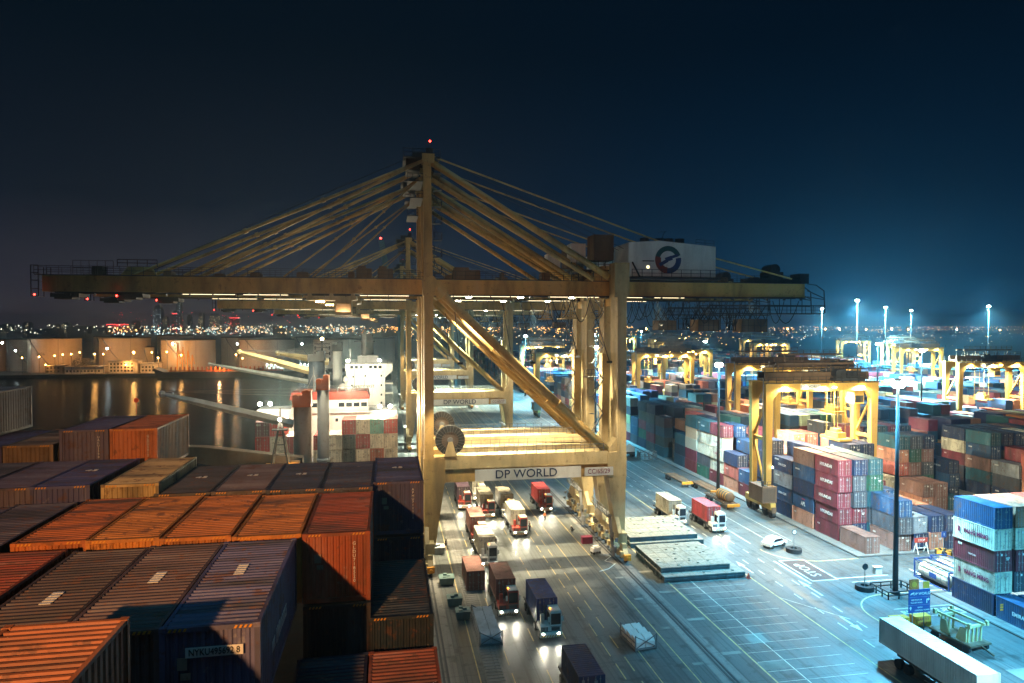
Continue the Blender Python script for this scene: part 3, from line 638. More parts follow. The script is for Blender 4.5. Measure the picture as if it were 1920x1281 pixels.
    for x in (9.5, 19.5, 30.5): b = CB(); b.beam((x, 3.4, 39.6), (x, -6.2, 30.0), .1); b.box(x-.35, x+.35, -6.5, -6.1, 29.7, 30.0); b.build('fill_lamp_arm', D, root)  # invented arms to carry the added fill spots
    # spreaders parked by the land legs
    for x in (27.6, 31.1):
        b = CB(); 
        for dx in (-.9, -.2, .2, .9): b.beam((x+dx*.8, 3.4, 39.2), (x+dx, 3.4, 36.0), .14)
        b.box(x-1.1, x+1.1, 3.1, 5.6, 36.0, 36.25); b.box(x-1.1, x+1.1, 3.1, 3.3, 36.5, 36.65); b.box(x-1.1, x+1.1, 3.1, 3.3, 36.9, 37.05); b.build('maintenance_cradle', C, root)
    # portal railings, cable reel
    b = CB(); b.rail((8.2, .2, 16.1), (31.8, .2, 16.1), 1.1, 16, .035); b.rail((8.2, TH-.2, 16.1), (31.8, TH-.2, 16.1), 1.1, 16, .03); b.rail((8.2, FF+.2, 16.1), (31.8, FF+.2, 16.1), 1.1, 16, .035); b.build('portal_railing', 'grey_steel', root)
    rx, rz_, ry = 8.75, 18.35, .35
    b = CB(); nseg = 32; A = [2*math.pi*i/nseg for i in range(nseg+1)]
    for a, a2 in zip(A, A[1:]):
        b.prism([(rx+ro*math.cos(q), rz_+ro*math.sin(q)) for ro, q in ((1.25, a), (2.15, a), (2.15, a2), (1.25, a2))], 'y', ry, ry+.7)
    reel = b.build('cable_reel', 'rubber', root)
    b = CB()
    for k in range(24): a = 2*math.pi*k/24; b.beam((rx+.4*math.cos(a), ry-.05, rz_+.4*math.sin(a)), (rx+2.45*math.cos(a), ry-.1, rz_+2.45*math.sin(a)), .04)
    b.cyl((rx, ry-.3, rz_), (rx, ry+.9, rz_), .42, 12); b.build('reel_spokes', 'grey_steel', reel)
    b = CB(); b.cyl((rx, ry+.3, rz_), (rx, ry+.6, rz_), 1.27, 28); b.build('reel_disc', 'brown_steel', reel)
    b = CB(); b.prism([(rx-.9, 16.1), (rx+.9, 16.1), (rx+.3, 18.2), (rx-.3, 18.2)], 'y', ry-.5, ry-.3); b.build('reel_stand', C, reel)
    # stairs and lift shaft at the land legs
    b = CB(); b.box(32.7, 33.75, TH+1.2, TH+2.8, 15.9, 30.6); b.build('lift_shaft', C, root)
    b = CB(); z = 16.2; k = 0
    while z < 38: b.beam((30.9 if k % 2 else 32.6, 3.0, z), (32.6 if k % 2 else 30.9, 3.0, z+2.6), .5, .08); b.beam((30.9 if k % 2 else 32.6, 2.7, z+1), (32.6 if k % 2 else 30.9, 2.7, z+3.6), .05); b.box(30.5, 31.1, 2.6, 3.4, z+2.55, z+2.62); z += 2.6; k += 1
    b.box(29.5, 32.6, 2.6, 3.6, 27.0, 27.1); b.rail((29.5, 2.6, 27.1), (31.2, 2.6, 27.1), 1.1, 3, .04)
    b.build('stair_tower', 'grey_steel', root)
    # sill beams and bogies
    for x, nm in ((5.7, 's'), (34.3, 'l')):
        b = CB(); b.box(x-.65, x+.65, -1.5, 10.6, 2.5, 4.0); b.prism([(-1.5, 2.5), (-1.5, 4.0), (.2, 6.0), (2.2, 6.0), (3, 4.0), (3, 2.5)], 'x', x-.68, x-.1); b.prism([(6, 2.5), (6, 4.0), (7, 6.0), (8.8, 6.0), (10.6, 4.0), (10.6, 2.5)], 'x', x-.68, x-.1)
        sb = b.build('sill_beam', C, root)
        b = CB(); b.box(x-1.7, x-.7, 1, 8.6, 5.9, 6.0); b.rail((x-1.7, 1, 6.0), (x-1.7, 8.6, 6.0), 1.1, 8, .04); b.beam((x-1.2, -.8, .4), (x-1.2, 1.2, 5.9), .5, .07); b.beam((x-1.45, -.8, 1.5), (x-1.45, 1.2, 7.0), .05); b.build('sill_walkway', 'grey_steel', sb)
        for y0 in (-3.2, 1.2, 5.8, 9.6):
            b = CB(); b.prism([(y0, .7), (y0, 1.1), (y0+.9, 2.0), (y0+.9, 2.6), (y0+2.1, 2.6), (y0+2.1, 2.0), (y0+3.0, 1.1), (y0+3.0, .7)], 'x', x-.35, x+.35)
            b.box(x-.75, x-.35, y0+.4, y0+1.1, .8, 1.6); b.box(x-.8, x-.35, y0+1.8, y0+2.5, .7, 1.5)
            bo = b.build('bogie', 'crane_cream', root)
            b = CB()
            for yy in (y0+.55, y0+2.45): b.cyl((x-.16, yy, .42), (x+.16, yy, .42), .4, 14)
            b.build('rail_wheel', D, bo)
        b = CB(); b.box(x-.5, x+.5, -3.7, -3.2, .6, 1.4); b.cyl((x, -4.1, 1.0), (x, -3.7, 1.0), .22, 10); b.build('buffer', 'amber_paint', root)
    rr2 = random.Random(5); b = CB()
    for x in (4.9, 33.4):
        for k in range(14): y = rr2.uniform(-3, 12); z = rr2.uniform(.3, 3.2); b.box(x-.5, x-.1, y, y+rr2.uniform(.2, .7), z, z+rr2.uniform(.2, .9))
    b.build('drive_boxes', 'grey_steel', root)
    for x, y, z in ((33.2, 1.0, 8.0), (33.2, 9.4, 8.0)): light('SPOT', (x-OX, y, z), 2600, (1, .9, .65), root, (x-6-OX, y-3, 0), .1, 140, name='sill_light')
    # sign board
    b = CB(); b.box(12.3, 28.2, -.14, -.02, 12.35, 14.05); sg = b.build('sign_board', 'sign_white', root)
    text('DP WORLD', 1.72, (19.9-OX, -.16, 13.2), '-y', 'letter_navy', sg, wx=1.04, bold=.012)
    b = CB(); b.box(28.75, 33.2, -.16, -.04, 12.5, 13.75); root['num'] = 1; b.build('number_board', 'sign_white', root)
    b = CB(); b.box(10, 30, FF-.1, FF, 14.3, 15.5); sg2 = b.build('beam_sign', 'sign_white', root); text('DP WORLD', 1.5, (20-OX, FF-.12, 14.9), '-y', 'letter_navy', sg2, wx=1.04)
    return root
crane = make_crane()
tag(crane, 'nearest large yellow quay crane, lettered CC/65/29, with the white machinery house', 'crane', 'ship-to-shore cranes along the quay')
def number(root, s):
    nb = next(c for c in root.children if c.name.startswith('number_board')); text(s, .98, (30.97-OX, -.18, 13.12), '-y', 'letter_maroon', nb, wx=.9)
cranes = [crane]
for y, s, lab in ((114.2, None, 'yellow quay crane directly behind the nearest one, its cable reel peeping past the leg'),
                  (193, 'CC/65/27', 'third quay crane, carrying CC/65/27, lower and paler beyond the first two'),
                  (286, None, 'fourth quay crane, its short boom tip showing under the third crane boom'),
                  (372, None, 'farthest lowered quay crane, only its legs and beams showing in the glow')):
    c = copy_tree(crane, None, (OX, y, 0), label=lab); cranes.append(c)
    if y > 150:
        for q in c.children:
            if q.type == 'LIGHT' and q.name.startswith(('flood_light', 'yard_flood')): q.data = q.data.copy(); q.data.energy *= 3.2; q.data.color = (.86, 1.0, .78)
    if s: number(c, s)
number(crane, 'CC/65/29')
# a crane far along the quay with its boom raised
root = empty('gantry_crane', (0, 330, 0), label='distant blue-green quay crane with its boom raised upright', cat='crane', group='ship-to-shore cranes along the quay')
b = MB()
for x in (4.5, 33):
    for y in (0, 14): b = MB(); b.box(x, x+1.5, y, y+1.5, 0, 42); b.build('leg', 'teal_paint', root)
b = MB(); b.box(4.5, 60, 5, 8, 40, 42.5); b.build('girder', 'teal_paint', root)
b = MB(); b.beam((3, 6.5, 41), (-3.2, 6.5, 76), 2.2, 2.6, (1, 0, 0)); b.beam((5.2, 6.5, 42), (6.0, 6.5, 66), 1.4, 1.4); b.beam((6, 6.5, 66), (34, 6.5, 43), .7); b.build('raised_boom', 'teal_paint', root)
b = MB(); b.ball((-3.4, 6.5, 77), .5, 6); b.build('beacon', 'lamp_red', root)
# ---------------------------------------------------------------- rubber-tyred yard gantries (local: x -10.75..10.75, y 0..5, z up)
def make_rtg():
    root = empty('yard_gantry'); G, D = 'gantry_yellow', 'dark_steel'; HX = 10.75; HT = 24.6
    for x in (-HX, HX):
        for y in (0, 4.9):
            b = MB(); b.frust((x-.45, x+.45, y, y+.9), 2.4, (x-.75, x+.75, y-.1, y+1.0), HT-2.3); b.box(x-.77, x+.77, y-.12, y+1.02, HT-2.3, HT-.2)
            s = -1 if x > 0 else 1; b.prism([(x+s*.7, HT-1.6), (x+s*2.0, HT-1.6), (x+s*.7, HT-3.4)], 'y', y, y+.9); b.build('leg', G, root)
        b = MB(); b.box(x-.5, x+.5, -1.6, 7.4, 1.5, 2.7); b.beam((x, .5, 3), (x, 5.3, 14), .35); b.beam((x, 5.3, 14), (x, .5, 22), .35); b.box(x-.3, x+.3, .9, 4.9, 13.6, 14.2); b.build('sill_beam', G, root)
        for y in (-1.2, .9, 4.4, 6.5):
            b = MB(); b.cyl((x-.32, y, .75), (x+.32, y, .75), .75, 16); b.build('wheel', 'rubber', root)
        b = MB(); b.box(x-.42, x+.42, -1.9, -.4, 1.0, 2.0); b.box(x-.42, x+.42, .3, 1.6, 1.0, 2.0); b.box(x-.42, x+.42, 3.8, 5, 1.0, 2.0); b.box(x-.42, x+.42, 5.9, 7.2, 1.0, 2.0); b.build('bogie', 'brown_steel', root)
    for y in (-.05, 4.85):
        b = MB(); b.box(-HX-.7, HX+.7, y, y+1.0, HT-1.9, HT-.2); b.build('girder', G, root)
    b = MB(); b.box(-HX-.9, HX+.9, -1.0, -.1, HT-.35, HT-.25); b.rail((-HX-.9, -1.0, HT-.25), (HX+.9, -1.0, HT-.25), 1.1, 14, .04); b.rail((-HX-.9, 6.8, HT-.25), (HX+.9, 6.8, HT-.25), 1.1, 14, .04); b.box(-HX-.9, HX+.9, 5.9, 6.8, HT-.35, HT-.25); b.build('walkway', D, root)
    b = MB(); b.box(-HX, HX, 1.6, 1.9, HT+.1, HT+1.5); b.box(-HX, HX, 4.1, 4.4, HT+.1, HT+1.5); b.rail((-HX, 1.6, HT+1.5), (HX, 1.6, HT+1.5), 1.0, 12, .05)
    for k in range(9): b.box(-HX+k*2.4, -HX+k*2.4+.9, 1.7, 4.2, HT-.1, HT+.4+.5*(k % 3))
    for k in range(5): b.beam((-8+k*3.6, 1.7, HT+1.5), (-8+k*3.6, 1.7, HT+3.2), .14)
    b.box(-8.4, 7.6, 1.5, 1.9, HT+2.9, HT+3.3); b.box(-8.4, 7.6, 4.1, 4.5, HT+2.9, HT+3.3); b.rail((-8.4, 1.5, HT+3.3), (7.6, 1.5, HT+3.3), .9, 9, .05)
    b.build('trolley_track', 'brown_steel', root)
    b = MB(); b.box(2.5, 8.5, -.3, 6.2, HT-.1, HT+.5); b.box(3.2, 5.2, .6, 4.8, HT+.5, HT+2.0); b.box(5.8, 7.8, 1, 5, HT+.5, HT+1.6); b.cyl((3.4, .2, HT+1.3), (3.4, 5, HT+1.3), .7, 10); b.beam((7.9, 1, HT+.5), (7.9, 1, HT+3), .1); b.rail((2.5, -.3, HT+.5), (8.5, -.3, HT+.5), 1.0, 5, .04)
    tr = b.build('trolley', D, root)
    b = MB(); b.box(7.6, 9.6, 1.4, 3.6, HT-4.6, HT-2.2); b.build('operator_cab', G, tr)
    b = MB(); b.box(7.7, 9.5, 1.34, 1.4, HT-4.3, HT-3.0); b.build('cab_window', 'glass', tr)
    b = MB(); b.box(3.6, 6.2, 0, 6.0, 13.2, 13.6); b.box(4.0, 5.8, 1.2, 4.8, 13.6, 14.6); b.box(4.4, 5.4, 2, 4, 14.6, 15.2)
    for x in (4.1, 5.7):
        for y in (1.4, 4.6): b.beam((x, y, 14.6), (x, y, HT), .06)
    b.build('spreader', G, tr)
    b = MB(); b.box(-HX-1.9, -HX+.9, -1.2, 3.6, 2.7, 5.6); eh = b.build('engine_house', 'brown_steel', root)
    b = MB()
    for k in range(12): b.box(-HX-1.7+k*.2, -HX-1.64+k*.2, -1.25, -1.2, 3.0, 5.3)
    b.cyl((-HX-1.2, 0, 5.6), (-HX-1.2, 0, 6.5), .25, 8); b.rail((-HX-1.9, -1.2, 5.6), (-HX+.9, -1.2, 5.6), 1, 3, .03); b.build('vent_grille', D, eh)
    b = MB(); z = 2.7; k = 0
    while z < HT-2: b.beam((HX+.9, 1 if k % 2 else 4, z), (HX+.9, 4 if k % 2 else 1, z+2.6), .45, .07); b.beam((HX+1.1, 1 if k % 2 else 4, z+1), (HX+1.1, 4 if k % 2 else 1, z+3.6), .05); z += 2.6; k += 1
    b.build('stair', 'grey_steel', root)
    b = MB(); b.tube([(-HX-.95, .4, HT), (-HX-1.0, .4, HT+.5), (-HX-1.0, .4, 5.6)], .12, 6); b.build('cable_pipe', 'grey_steel', root)
    for x in (-7.6, -3.6, 2.2, 8.0):
        b = MB(); b.box(x-.35, x+.35, -.42, -.16, HT-1.35, HT-1.1); b.build('flood_lamp', 'lamp_warm', root)
    for x in (-7.6, 0, 7.6): light('SPOT', (x, -.9, HT-1.2), 9000, (1, .80, .42), root, (x, .6, HT-4.5), .15, 160, .4, name='girder_light')
    for x in (-5, 5): light('SPOT', (x, 2.5, HT-1.6), 22000, (1, .84, .55), root, (x, 2.5, 0), .3, 150, .5, name='work_light')
    b = MB(); b.ball((-HX+.5, -.5, 9.0), .16, 6); b.build('leg_lamp', 'lamp_white', root)
    sg = MB(); sg.box(-4.6, -.6, -.12, -.07, HT-1.55, HT-.6); so_ = sg.build('sign_board', 'sign_white', root); text('DP WORLD', .75, (-2.6, -.14, HT-1.07), '-y', 'letter_navy', so_)
    return root
rtg = make_rtg(); rtg.location = (78.95, 113.6, .14)
RG = 'rubber-tyred gantries over the container blocks'
tag(rtg, 'nearest yellow yard gantry, its legs astride the kerbside block, brown engine house at its foot', 'yard crane', RG)
for x, y, lab in ((103.05, 150, 'yard gantry just behind the nearest one, its girder lit by two lamps'),
                  (103.05, 169, 'yard gantry third in depth behind the nearest one, its back girder almost hidden'),
                  (103.05, 243, 'lit yard gantry seen beyond the big crane leg, left of its twin'),
                  (127.15, 276, 'yard gantry glowing yellow, right of its twin and left of the near dark-topped gantries'),
                  (320.0, 424, 'distant yard gantry under the tallest lamp mast, open frame against the night'),
                  (247.7, 282, 'yard gantry on the right behind the bright mast lamp'),
                  (171.0, 168, 'low dark-girdered yard gantry at the right picture edge'),
                  (93.0, 417, 'far yard gantry framed under the big crane diagonal'),
                  (66.5, 252, 'yard gantry partly hidden by the wide crane leg'),
                  (203, 480, 'far yard gantry in the glow behind the two lit ones'),
                  (151.2, 330, 'yard gantry half hidden behind the nearest gantries top'),
                  (103.05, 330, 'small lit yard gantry between the big crane and the twin lit gantries'), (78.95, 345, 'small lit yard gantry close right of the big crane leg'), (127.15, 420, 'small far yard gantry above the twin lit gantries'), (151.2, 500, 'tiny far yard gantry over the dark crane tops'),
                  (175.3, 400, 'small lit yard gantry left of the one under the tallest mast'), (223.5, 370, 'small lit yard gantry right of the one under the tallest mast'), (271.8, 470, 'tiny lit yard gantry on the right horizon, left of a pair'), (199.4, 560, 'tiny far yard gantry on the middle horizon'), (295.9, 350, 'small lit yard gantry near the right edge horizon'), (247.7, 560, 'tiny far yard gantry right of the middle horizon')):
    rr4 = random.Random(int(x*3+y)); gq = copy_tree(rtg, None, (x, y, .14), label=lab); dx = rr4.uniform(-11, 1.5)
    for c in list(gq.children):
        if c.name.startswith('trolley') and not c.name.startswith('trolley_track'): c.location.x += dx
        if c.type == 'LIGHT': c.data = c.data.copy(); c.data.energy *= rr4.uniform(.35, 1.3)
        if c.name.startswith('leg_lamp') and rr4.random() < .5: bpy.data.objects.remove(c)

# ---------------------------------------------------------------- yard containers
PAL = [((.011, .028, .080), 'navy', 32), ((.015, .062, .150), 'blue', 16), ((.02, .10, .14), 'teal', 8), ((.018, .11, .075), 'green', 1), ((.17, .024, .038), 'maroon', 13),
       ((.46, .12, .09), 'red', 6), ((.50, .22, .14), 'salmon', 7), ((.60, .56, .44), 'cream', 7), ((.22, .24, .27), 'grey', 8), ((.22, .12, .10), 'brown', 7), ((.06, .07, .09), 'slate', 10), ((.45, .20, .05), 'orange', 3)]
PD = {n: c for c, n, w in PAL}
def pick(rg):
    k = rg.uniform(0, sum(p[2] for p in PAL))
    for c, n, w in PAL:
        k -= w
        if k <= 0: return n
    return 'navy'
def make_yardbox():
    L = CL; b = MB(); r = .13
    for x in (0, CW-r):
        for y in (0, L-r): b.box(x, x+r, y, y+r, 0, CH)
        b.box(x+.01, x+r-.01, r, L-r, 0, .15); b.box(x+.01, x+r-.01, r, L-r, CH-.1, CH-.004)
    for y in (.01, L-r+.01): b.box(r, CW-r, y, y+r-.02, 0, .15); b.box(r, CW-r, y, y+r-.02, CH-.13, CH-.004)
    corr(b, 'z', r, L-r, r-.02, CW-r+.02, CH-.02, .02, 16, 'y')
    for x, sg in ((.03, -1), (CW-.03, 1)): corr(b, 'x', r, L-r, .14, CH-.09, x, .035*sg, 20, 'y')
    b.box(r, CW-r, L-.08, L-.04, .14, CH-.12)
    o = b.build('shipping_container', 'container')
    d = MB(); d.box(r, CW-r, .05, .08, .14, CH-.12); d.box(CW/2-.015, CW/2+.015, .03, .05, .14, CH-.12)
    for z in (.75, 1.3, 1.85): d.box(.25, CW-.25, .038, .05, z, z+.04)
    dd = d.build('door', 'container', o)
    d = MB()
    for x in (.42, .86, 1.56, 2.0):
        d.beam((x, .0, .08), (x, .0, CH-.08), .035)
        for z in (.5, 1.1, 2.2): d.box(x-.07, x+.07, .0, .04, z, z+.06)
        d.box(x-.02, x+.22, -.02, 0, 1.02, 1.06)
    d.box(1.45, 1.75, .0, .03, 1.9, 2.1); d.box(.3, .55, .0, .03, 2.0, 2.2); d.build('lock_bar', 'bars', dd)
    return o
ybox = make_yardbox(); first = [True]
def yard_box(x, y, z, colname, label, group='containers stacked in the yard', door=True):
    if first[0]: o = ybox; first[0] = False
    else: o = copy_tree(ybox, skip=('lettering', 'logo'))
    o.location = (x, y, z); tag(o, label, 'container', group)
    o.color = (*PD[colname], 1)
    for c in o.children:
        c.color = o.color
        for k in c.children: k.color = o.color
    return o
ORD = ['ground', 'second', 'third', 'fourth', 'fifth', 'sixth']; NTH = ['kerbside', 'second', 'third', 'fourth', 'fifth', 'sixth']
cells = {}      # (block, column, bay) -> list of colours from the ground up
PX, PY = 2.86, 6.42
def bx(k, c): return 71.3 + 24.1*k + PX*c
def by(j): return 92.0 + PY*j if j >= 0 else 69.4 + PY*(j+1)
rg = random.Random(21)
def fill(k, js, cs, lo, hi):
    for j in js:
        base = rg.randint(lo, hi)
        for c in cs:
            h = max(0, min(5, base + rg.choice((-3, -2, -1, -1, 0, 0, 0, 1))))
            cells[(k, c, j)] = [pick(rg) for _ in range(h)]
fill(0, range(2, 80), range(6), 3, 6)
for k in range(1, 10): fill(k, range(3, 80), range(6), 3, 6)
for k in range(2, 10): fill(k, range(0, 3), range(6), 2, 5)
# what the photograph shows close up
H = cells
H[(0,0,0)] = ['brown']; H[(0,1,0)] = []; H[(0,2,0)] = ['brown', 'slate', 'blue']; H[(0,3,0)] = ['navy', 'grey']; H[(0,4,0)] = ['salmon', 'navy']; H[(0,5,0)] = ['navy', 'navy']
H[(0,0,1)] = ['maroon']*5; H[(0,1,1)] = ['navy', 'maroon', 'slate', 'slate', 'navy']; H[(0,2,1)] = ['teal', 'slate', 'teal', 'green', 'teal']; H[(0,3,1)] = ['navy', 'navy', 'blue']; H[(0,4,1)] = ['orange', 'navy']; H[(0,5,1)] = ['grey', 'salmon']
H[(0,0,2)] = ['salmon', 'blue', 'navy', 'blue', 'brown']; H[(0,1,2)] = ['navy', 'grey', 'navy', 'maroon', 'slate']; H[(0,2,2)] = ['navy', 'teal', 'navy', 'blue', 'teal']; H[(0,3,2)] = ['navy', 'navy', 'maroon']; H[(0,4,2)] = ['red', 'navy', 'maroon']; H[(0,5,2)] = ['cream', 'cream']
H[(0,0,3)] = ['navy', 'blue', 'grey', 'navy']; H[(0,1,3)] = ['navy', 'cream', 'navy', 'navy', 'navy']; H[(0,2,3)] = ['slate']*4; H[(0,3,3)] = ['navy']*4; H[(0,4,3)] = ['red', 'navy', 'navy', 'navy', 'navy']; H[(0,5,3)] = ['navy']*5
H[(0,0,4)] = ['navy', 'navy', 'navy', 'navy', 'navy']; H[(0,1,4)] = ['salmon', 'salmon', 'salmon', 'salmon']; H[(0,2,4)] = ['salmon']*4; H[(0,3,4)] = ['navy']*3; H[(0,4,4)] = ['cream']*3
H[(0,0,5)] = ['maroon', 'blue']; H[(0,1,5)] = ['maroon', 'salmon', 'cream']; H[(0,2,5)] = ['maroon', 'cream', 'salmon', 'salmon']; H[(0,3,5)] = ['salmon']*5; H[(0,4,5)] = ['red']*5
H[(0,0,6)] = ['salmon', 'red', 'navy']; H[(0,0,7)] = ['maroon', 'cream', 'cream', 'cream', 'maroon']; H[(0,0,8)] = ['green', 'slate', 'cream', 'cream', 'teal']; H[(0,0,9)] = ['maroon', 'maroon', 'cream', 'cream', 'teal']
H[(0,0,10)] = ['teal', 'navy', 'teal']; H[(0,0,11)] = []; H[(0,0,12)] = ['teal', 'slate', 'teal', 'slate']; H[(0,0,13)] = ['slate', 'maroon', 'slate', 'slate', 'navy']; H[(0,0,14)] = ['navy', 'green', 'maroon', 'slate', 'navy']
H[(0,0,15)] = ['slate', 'teal', 'teal']; H[(0,0,16)] = ['maroon', 'cream', 'cream', 'slate', 'cream']; H[(0,0,17)] = ['slate', 'blue', 'salmon', 'salmon', 'brown']; H[(0,0,18)] = ['navy', 'maroon', 'navy', 'navy', 'navy']; H[(0,0,19)] = ['navy']*5
for j in (12, 13, 14):
    for c in (1, 2): H[(0,c,j)] = ['navy', 'slate', 'navy', 'navy', rg.choice(('navy', 'blue'))]
H[(0,0,-1)] = ['navy', 'cream', 'maroon', 'cream', 'blue']; H[(0,1,-1)] = ['maroon', 'slate', 'maroon', 'cream', 'salmon']; H[(0,2,-1)] = ['slate', 'maroon', 'cream', 'red', 'salmon']; H[(0,3,-1)] = ['slate', 'navy', 'red', 'cream', 'red']
H[(0,0,-2)] = ['blue']; H[(0,1,-2)] = ['blue']; H[(0,2,-2)] = ['maroon', 'slate']; H[(0,3,-2)] = ['brown']
for j in (-3, -4):
    for c in range(3): H[(0,c,j)] = [rg.choice(('navy', 'brown'))]
H[(1,0,3)] = []; H[(1,1,3)] = ['salmon', 'brown']; H[(1,2,3)] = ['brown', 'brown']; H[(1,3,3)] = ['teal']; H[(1,4,3)] = []; H[(1,5,3)] = []
H[(1,0,4)] = ['teal', 'cream']; H[(1,1,4)] = ['navy', 'salmon', 'red', 'salmon', 'teal']; H[(1,2,4)] = ['navy', 'brown', 'brown', 'green', 'slate']; H[(1,3,4)] = ['navy', 'green', 'slate', 'brown', 'navy']; H[(1,4,4)] = ['salmon']; H[(1,5,4)] = ['navy', 'blue', 'navy']
H[(1,0,5)] = ['navy', 'teal', 'salmon']; H[(1,1,5)] = ['navy', 'navy', 'teal', 'cream']
for k in range(2, 5):
    for j in range(0, 3):
        for c in range(6): H[(k,c,j)] = [pick(rg) for _ in range(rg.randint(2, 5))] if j > 0 or k > 2 else []
def top(k, c, j): return len(cells.get((k, c, j), ()))
vis = []
for (k, c, j), st in cells.items():
    x, y = bx(k, c), by(j)
    if x/(y+3) > 1.14 or y > 620: continue
    for i, cn in enumerate(st):
        if not (i == len(st)-1 or top(k, c-1, j) <= i or top(k, c, j-1) <= i or (j in (0, 1) and k == 0)): continue
        vis.append((x*.18+y, k, c, j, i, cn))
# the last stretch before a neighbour hides a stack keeps its lower tiers out of sight
vis.sort()
INDIV = 222
BN = ['kerbside', 'second', 'third', 'fourth', 'fifth', 'sixth', 'seventh', 'eighth', 'ninth', 'tenth']
CN = ['first', 'second', 'third', 'fourth', 'fifth', 'last']
def bayname(j):
    if j >= 0:
        return 'first bay past junction' if j == 0 else 'bay %s past junction' % ['one','two','three','four','five','six','seven','eight','nine','ten','eleven','twelve','thirteen','fourteen','fifteen','sixteen','seventeen','eighteen','nineteen','twenty'][min(j, 19)]
    return ('bay just before junction', 'second bay before junction', 'third bay before junction', 'fourth bay before junction')[-j-1]
mass = MB(); SP = {}
special = {(0,0,1,0): 'dark', (0,0,2,1): 'APL'}
ZB = .14
for n, (d, k, c, j, i, cn) in enumerate(vis):
    x, y, z = bx(k, c), by(j), ZB + i*(CH+.02)
    jx, jy = rg.uniform(-.11, .11), rg.uniform(-.15, .15)
    if n < INDIV:
        tier = ORD[i] + ' tier'
        o = yard_box(x+jx, y+jy, z, cn, '%s container, %s, %s column of %s block, %s' % (cn, tier, CN[c], BN[k], bayname(j)))
        SP[(k, c, j, i)] = o
    else:
        col = tuple(min(.8, v*rg.uniform(.75, 1.25)) for v in PD[cn]); mass.col = col
        x0, y0 = x+jx, y+jy
        mass.poly([(x0,y0,z),(x0+CW,y0,z),(x0+CW,y0+CL,z),(x0,y0+CL,z),(x0,y0,z+CH),(x0+CW,y0,z+CH),(x0+CW,y0+CL,z+CH),(x0,y0+CL,z+CH)], [(4,5,6,7),(0,1,5,4),(1,2,6,5),(3,0,4,7)])
        if y < 260:
            mass.col = tuple(v*.45 for v in col)
            for q in (.4, .85, 1.22, 1.56, 2.0): mass.poly([(x0+q, y0-.02, z+.1), (x0+q+.05, y0-.02, z+.1), (x0+q+.05, y0-.02, z+CH-.1), (x0+q, y0-.02, z+CH-.1)], [(0,1,2,3)])
mo = mass.build('distant_containers', 'container_mass'); tag(mo, 'mass of stacked containers filling the yard beyond the nearer blocks', 'containers', kind='stuff')
rgm = random.Random(77)
for key, o in list(SP.items()):
    if rgm.random() < .5 and key not in ((0,0,1,1),(0,0,1,2),(0,0,1,3),(0,0,1,4),(0,0,-1,1),(0,0,-1,3)):
        b = MB(); x_, n_ = rgm.uniform(1.0, 1.6), rgm.randint(3, 6); z_ = rgm.uniform(1.3, 2.0)
        for q in range(n_): b.box(-.016, -.004, 5.2-q*.22, 5.32-q*.22, z_, z_+.26)
        b.box(.9, 1.1, -.03, 0, 1.95, 2.2); b.box(1.6, 2.1, -.03, 0, 1.6, 1.72); b.box(1.65, 2.0, -.03, 0, 1.4, 1.5); b.build('marking', 'letter_white', o)
# lettering on the sides that face the road
def side_text(key, s, size, mt, wx=1.0, dy=0, dz=0, bold=0.0):
    o = SP.get(key)
    if o: text(s, size, (-.012, CL/2+dy, CH/2+dz), '-x', mt, o, wx=wx, bold=bold)
    return o
def relabel(key, lab):
    if SP.get(key): SP[key]['label'] = lab
for i, w_ in ((1, 'second'), (2, 'third'), (3, 'fourth'), (4, 'top')):
    side_text((0,0,1,i), 'HYUNDAI', .74, 'letter_white', .95, .1, -.05, .018); relabel((0,0,1,i), 'maroon container lettered HYUNDAI, %s tier of the stack past the junction' % w_)
for i, w_ in ((1, 'second'), (3, 'fourth')):
    side_text((0,0,-1,i), 'YANG MING', .76, 'letter_maroon', .86, -.38, 0, .022); relabel((0,0,-1,i), 'cream container lettered YANG MING, %s tier of the near corner stack' % w_)
    o = SP.get((0,0,-1,i))
    if o: b = MB(); b.prism([(5.35, 1.62), (4.95, 1.62), (5.05, 1.3), (4.98, .95), (5.32, .95), (5.25, 1.3)], 'x', -.018, -.004); b.build('logo', 'letter_maroon', o)
side_text((0,0,-1,2), 'TRITON', .30, 'letter_white', 1.0, .2, -.15); side_text((0,0,2,1), 'APL', .95, 'letter_white', .8, -.1, -.3, .02)
relabel((0,0,-1,2), 'maroon container between the two cream YANG MING boxes'); relabel((0,0,2,1), 'blue container lettered APL beside the maroon HYUNDAI stack')
o = SP.get((0,0,2,1))
if o: b = MB(); b.box(-.02, -.004, 2.4, 3.3, 1.75, 1.92); b.build('logo', 'letter_red', o)
side_text((0,0,-2,0), 'EMIRATES', .62, 'letter_white', .9, -.3, 0, .01); relabel((0,0,-2,0), 'blue container lettered EMIRATES on the ground by the near corner stack')
o = SP.get((0,0,-2,0))
if o: b = MB(); [b.prism([(5.5, 1.0+.3*q), (5.1, 1.2+.3*q), (5.1, 1.4+.3*q), (5.5, 1.2+.3*q)], 'x', -.018, -.004) for q in range(3)]; b.build('logo', 'amber_paint', o)
for i in (1, 2, 3): side_text((0,0,7,i), 'TS LINES', .7, 'letter_maroon', .9)
for i in (1, 2, 4): side_text((0,0,16,i), 'TS LINES', .7, 'letter_maroon', .9)
for key in ((0,0,3,3), (0,0,3,1)): side_text(key, 'CMA CGM', .6, 'letter_white', .9)
for key, s in (((0,0,8,4), 'HANJIN'), ((0,4,3,4), 'MATSON'), ((0,4,3,3), 'MATSON'), ((1,5,4,2), 'WAN HAI'), ((1,1,4,4), 'UNI'), ((0,5,3,4), 'MATSON')): side_text(key, s, .55, 'letter_white', .9)
for i in (0, 2, 3): side_text((0,0,18,i), '4', 1.6, 'letter_white')

